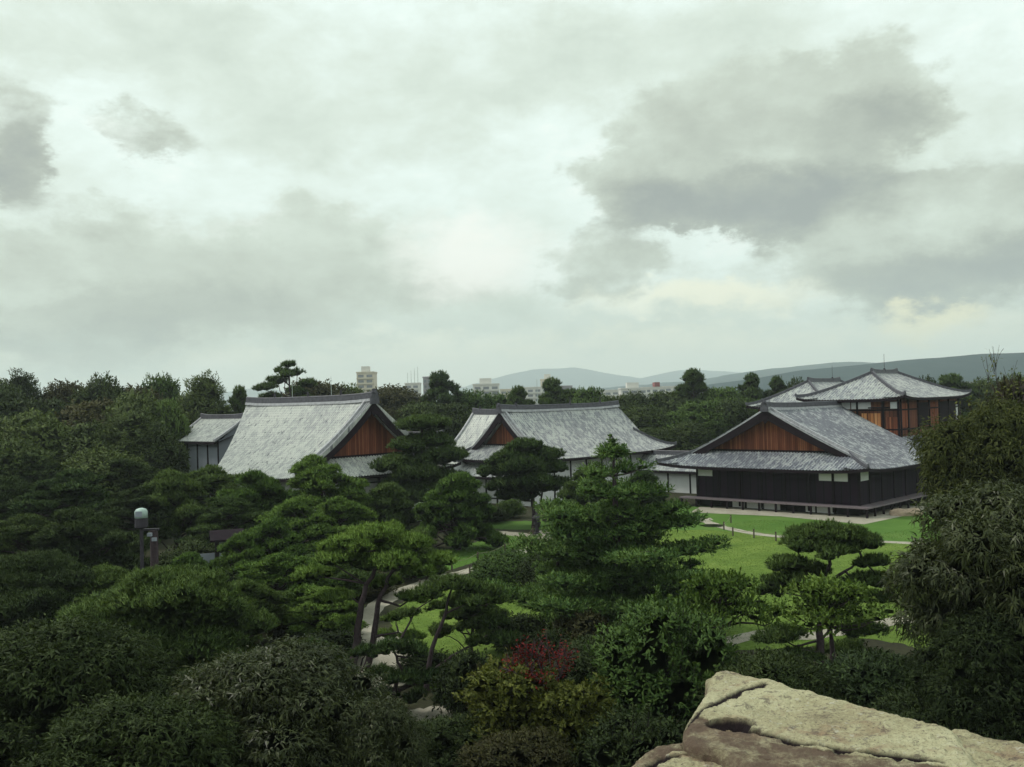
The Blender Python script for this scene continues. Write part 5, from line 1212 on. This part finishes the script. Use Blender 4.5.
# ------------------------------------------------------------------ the rampart stones close to the camera
def stone_mat():
    m, t, b = new_mat('granite'); tc = t.new('ShaderNodeTexCoord'); co = tc.outputs['Object']
    a = t.noise(co, 3.0, 8, 0.65); s = t.noise(co, 60.0, 6, 0.75); g = t.noise(co, 130.0, 4, 0.75); p = t.noise(co, 5.5, 6, 0.6, 0.8)
    c = t.ramp(t.math('ADD', t.math('MULTIPLY', a, .6), t.math('MULTIPLY', s, .4)), [(.32, (.15, .12, .09)), (.44, (.38, .34, .21)), (.56, (.53, .50, .32)), (.75, (.62, .60, .43))])
    c = t.mix(t.maprange(p, .52, .68, 0, .75), c, (.29, .19, .125))                                  # rusty patches
    c = t.mix(t.math('MULTIPLY', t.maprange(t.noise(co, 24.0, 8, .75), .54, .62), .7), c, (.13, .10, .085))        # lichen specks
    c = t.mix(t.math('MULTIPLY', t.maprange(g, .54, .66), .75), c, (.08, .065, .06))
    c = t.mix(t.math('MULTIPLY', t.maprange(t.noise(co, 36.0, 3, .6), .60, .72), .5), c, (.62, .60, .50))
    at = t.new('ShaderNodeAttribute'); at.attribute_name = 'dirt_shade'; d2 = t.new('ShaderNodeAttribute'); d2.attribute_name = 'weather'
    c = t.mix(t.math('MULTIPLY', d2.outputs['Fac'], t.maprange(t.noise(co, 11.0, 9, .75), .34, .56, .25, 1.0)), c, (.135, .095, .070))
    c = t.mix(at.outputs['Fac'], c, (.016, .010, .012))  # dirt plus painted recess shade, near black in cracks and hollow
    t.l.new(c, b.inputs['Base Color']); b.inputs['Roughness'].default_value = .9; b.inputs['Specular IOR Level'].default_value = .15
    bp = t.new('ShaderNodeBump'); bp.inputs['Strength'].default_value = 1.0; bp.inputs['Distance'].default_value = .012
    t.l.new(t.math('ADD', s, t.math('MULTIPLY', g, .5)), bp.inputs['Height']); t.l.new(bp.outputs[0], b.inputs['Normal']); return m
MAT['granite'] = stone_mat()
def stone(label, outline_px, ztop, center_px, cracks=(), weather=None, seed=1, drop=.9, na=760, nr=280, tilt=(0, 0), pits=()):
    poly = D2([onz(x, y, ztop)[:2] for x, y in outline_px]); c = onz(*center_px, ztop)[:2]
    sm = D2(smooth_poly(poly, 6)); ang = np.arctan2(sm[:, 1] - c[1], sm[:, 0] - c[0]); rr = np.hypot(sm[:, 0] - c[0], sm[:, 1] - c[1]); o = np.argsort(ang); ang, rr = ang[o], rr[o]
    A = np.linspace(-np.pi, np.pi, na, endpoint=False); Rr = np.interp(A, np.r_[ang - 2 * np.pi, ang, ang + 2 * np.pi], np.r_[rr, rr, rr])
    q = np.linspace(0, 1, nr); q = 1 - (1 - q) ** 1.15; V = []; dirt_shade = []
    ns = 26
    X = c[0] + np.outer(q, Rr * np.cos(A)); Y = c[1] + np.outer(q, Rr * np.sin(A)); edge = np.outer(1 - q, Rr)
    Z = np.full(X.shape, ztop) + (X - c[0]) * tilt[0] + (Y - c[1]) * tilt[1] - .018 * np.clip(1 - edge / .04, 0, 1) ** 2.2
    xs = np.outer(np.ones(ns), Rr * np.cos(A)); k = np.linspace(.02, 1, ns)[:, None]
    out = 1 + .10 * k + .05 * np.sin(k * 3)
    X = np.vstack([X, c[0] + xs * out]); Y = np.vstack([Y, c[1] + np.outer(np.ones(ns), Rr * np.sin(A)) * out]); Zs = Z[-1][None, :] - drop * k; Z = np.vstack([Z, Zs])
    P = np.stack([X.ravel(), Y.ravel(), Z.ravel()], 1)
    n1 = fbm(P * 2.6 + seed, 4, seed); n2 = fbm(P * 14 + seed, 4, seed + 5); n3 = fbm(P * 70 + seed, 3, seed + 9)
    lat = np.r_[np.zeros(nr * na), np.ones(ns * na)]
    P[:, 2] += (n1 * .035 + n2 * .020 + n3 * .012) * (1 - lat * .6); rad_ = (P[:, :2] - c); P[:, :2] += rad_ * (lat * (n1 * .25 + n2 * .10))[:, None]
    d = np.zeros(len(P)); wz = np.zeros(len(P))
    for pts, wd, dp in cracks:
        W3 = [onz(x, y, ztop)[:2] for x, y in pts]; dist = np.full(len(P), 9.)
        for a, b in zip(W3[:-1], W3[1:]):
            ab = b - a; t = np.clip(((P[:, :2] - a) @ ab) / (ab @ ab), 0, 1); dist = np.minimum(dist, np.linalg.norm(P[:, :2] - a - t[:, None] * ab, axis=1))
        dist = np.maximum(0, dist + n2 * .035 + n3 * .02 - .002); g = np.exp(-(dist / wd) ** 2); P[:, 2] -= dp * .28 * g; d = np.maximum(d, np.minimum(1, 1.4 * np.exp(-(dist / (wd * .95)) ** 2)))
    for x, y, r, dp in pits:
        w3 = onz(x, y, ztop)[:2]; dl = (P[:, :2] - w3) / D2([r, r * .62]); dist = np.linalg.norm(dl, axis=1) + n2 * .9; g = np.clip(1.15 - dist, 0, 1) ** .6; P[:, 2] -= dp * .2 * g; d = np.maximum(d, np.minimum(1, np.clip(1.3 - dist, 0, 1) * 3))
    if weather is not None:
        W3 = D2([onz(x, y, ztop)[:2] for x, y in weather]); inside = np.zeros(len(P), bool); j = len(W3) - 1; xx, yy = P[:, 0] + n2 * .12, P[:, 1] + n1 * .12
        for i in range(len(W3)):
            cnd = ((W3[i, 1] > yy) != (W3[j, 1] > yy)) & (xx < (W3[j, 0] - W3[i, 0]) * (yy - W3[i, 1]) / (W3[j, 1] - W3[i, 1] + 1e-12) + W3[i, 0]); inside ^= cnd; j = i
        wz = inside * 1.0; P[:, 2] -= inside * .004
    wz = np.maximum(wz, lat * .55)
    Fc = []; m = nr + ns; I = np.arange(m - 1)[:, None] * na; J = np.arange(na); J2 = (J + 1) % na
    Fc = np.stack([I + J, I + J2, I + na + J2, I + na + J], -1).reshape(-1, 4)[:, ::-1]
    P0 = D2([c[0], c[1], ztop - drop]); me = np_mesh('stone', P - P0, [Fc]); me.polygons.foreach_set('use_smooth', [True] * len(me.polygons))
    for nm, v in (('dirt_shade', d), ('weather', wz)):
        if len(me.vertices) == len(v): a = me.attributes.new(nm, 'FLOAT', 'POINT'); a.data.foreach_set('value', v.astype(np.float32))
    me.materials.append(MAT['granite']); o2 = bpy.data.objects.new('rampart_stone', me); COL.objects.link(o2); o2.location = tuple(P0)
    tag(o2, label, 'stone', 'rampart stones'); return o2
stone('big pale rampart boulder with a long dark crack and a hollow', [(712, 676), (724, 669), (760, 677), (800, 688), (850, 701), (900, 714), (949, 727), (972, 756), (1000, 800), (960, 850), (860, 850), (790, 830), (764, 795), (742, 766), (715, 748), (690, 742), (683, 730), (692, 710), (706, 690)], 11.08, (830, 770),
      cracks=[([(688, 722), (705, 708), (740, 692), (764, 686)], .007, .02), ([(735, 722), (752, 728), (800, 742), (850, 752), (905, 758), (940, 764)], .011, .045), ([(752, 728), (738, 726)], .014, .04)],
      weather=[(700, 716), (722, 730), (740, 724), (760, 730), (800, 744), (850, 754), (905, 760), (945, 766), (990, 800), (900, 840), (700, 840), (670, 760), (686, 728)], seed=3, pits=[(730, 722, .058, .16)])
stone('second rampart stone right of the crack at the lower right corner', [(949, 727.5), (985, 734), (1060, 750), (1120, 790), (1100, 850), (1010, 850), (984, 790), (958, 752)], 11.06, (1040, 800), seed=7, cracks=[])
stone('small flat white-topped stone at the bottom edge in front of the boulder', [(626, 768), (644, 749), (666, 741), (700, 738), (730, 738), (748, 752), (762, 790), (740, 850), (660, 850), (620, 800)], 11.04, (690, 800), seed=12, na=460, nr=150,
      cracks=[([(648, 766), (664, 757), (700, 754), (728, 752)], .010, .03)], weather=[(620, 780), (640, 750), (666, 738), (740, 736), (742, 749), (700, 751), (664, 754), (636, 785)])
# the rampart they lie on and its battered wall
def rampart():
    mb = MB(); top = [(-6, -8), (3.2, -8), (3.2, 1.2), (1.3, 2.35), (.75, 2.55), (.45, 2.2), (-6, 1.0)]; c = D2([-1.5, -3.0]); V = []; n = len(top)
    for z, s in ((10.42, 1.0), (10.35, 1.003), (6, 1.06), (0, 1.22)): V += [(*(c + (D2(p) - c) * s), z) for p in top]
    mb.add(V, [tuple(range(n))] + [(k * n + i, (k + 1) * n + i, (k + 1) * n + (i + 1) % n, k * n + (i + 1) % n) for k in range(3) for i in range(n)])
    o = mb.build('stone_rampart', MAT['stone_base']); tag(o, 'steep stone rampart under the boulders at the viewpoint', 'rampart', None, None)
rampart()
def stepping():
    p = onz(906, 515); rng = np.random.default_rng(8); U = sphere_pts(1, rng); n, m = 24, 14; th = np.linspace(0, 2 * np.pi, n, endpoint=False); ph = np.linspace(.02, np.pi / 2, m)
    S = np.stack([np.outer(np.sin(ph) ** .55, np.cos(th)), np.outer(np.sin(ph) ** .55, np.sin(th)), np.outer(np.cos(ph) ** .5, np.ones(n))], -1).reshape(-1, 3); V = S * D2([1.5, .9, .6]) * (1 + .5 * fbm(S * 2, 3, 4))[:, None]
    me = np_mesh('stepping_stone', V, [D2([(i * n + j, (i + 1) * n + j, (i + 1) * n + (j + 1) % n, i * n + (j + 1) % n) for i in range(m - 1) for j in range(n)])]); me.materials.append(MAT['tan_stone'])
    o = bpy.data.objects.new('stepping_stone', me); COL.objects.link(o); o.location = (p[0], p[1], -.02); tag(o, 'broad flat tan stone beside the right side of the dark hall veranda', 'stone')
stepping()
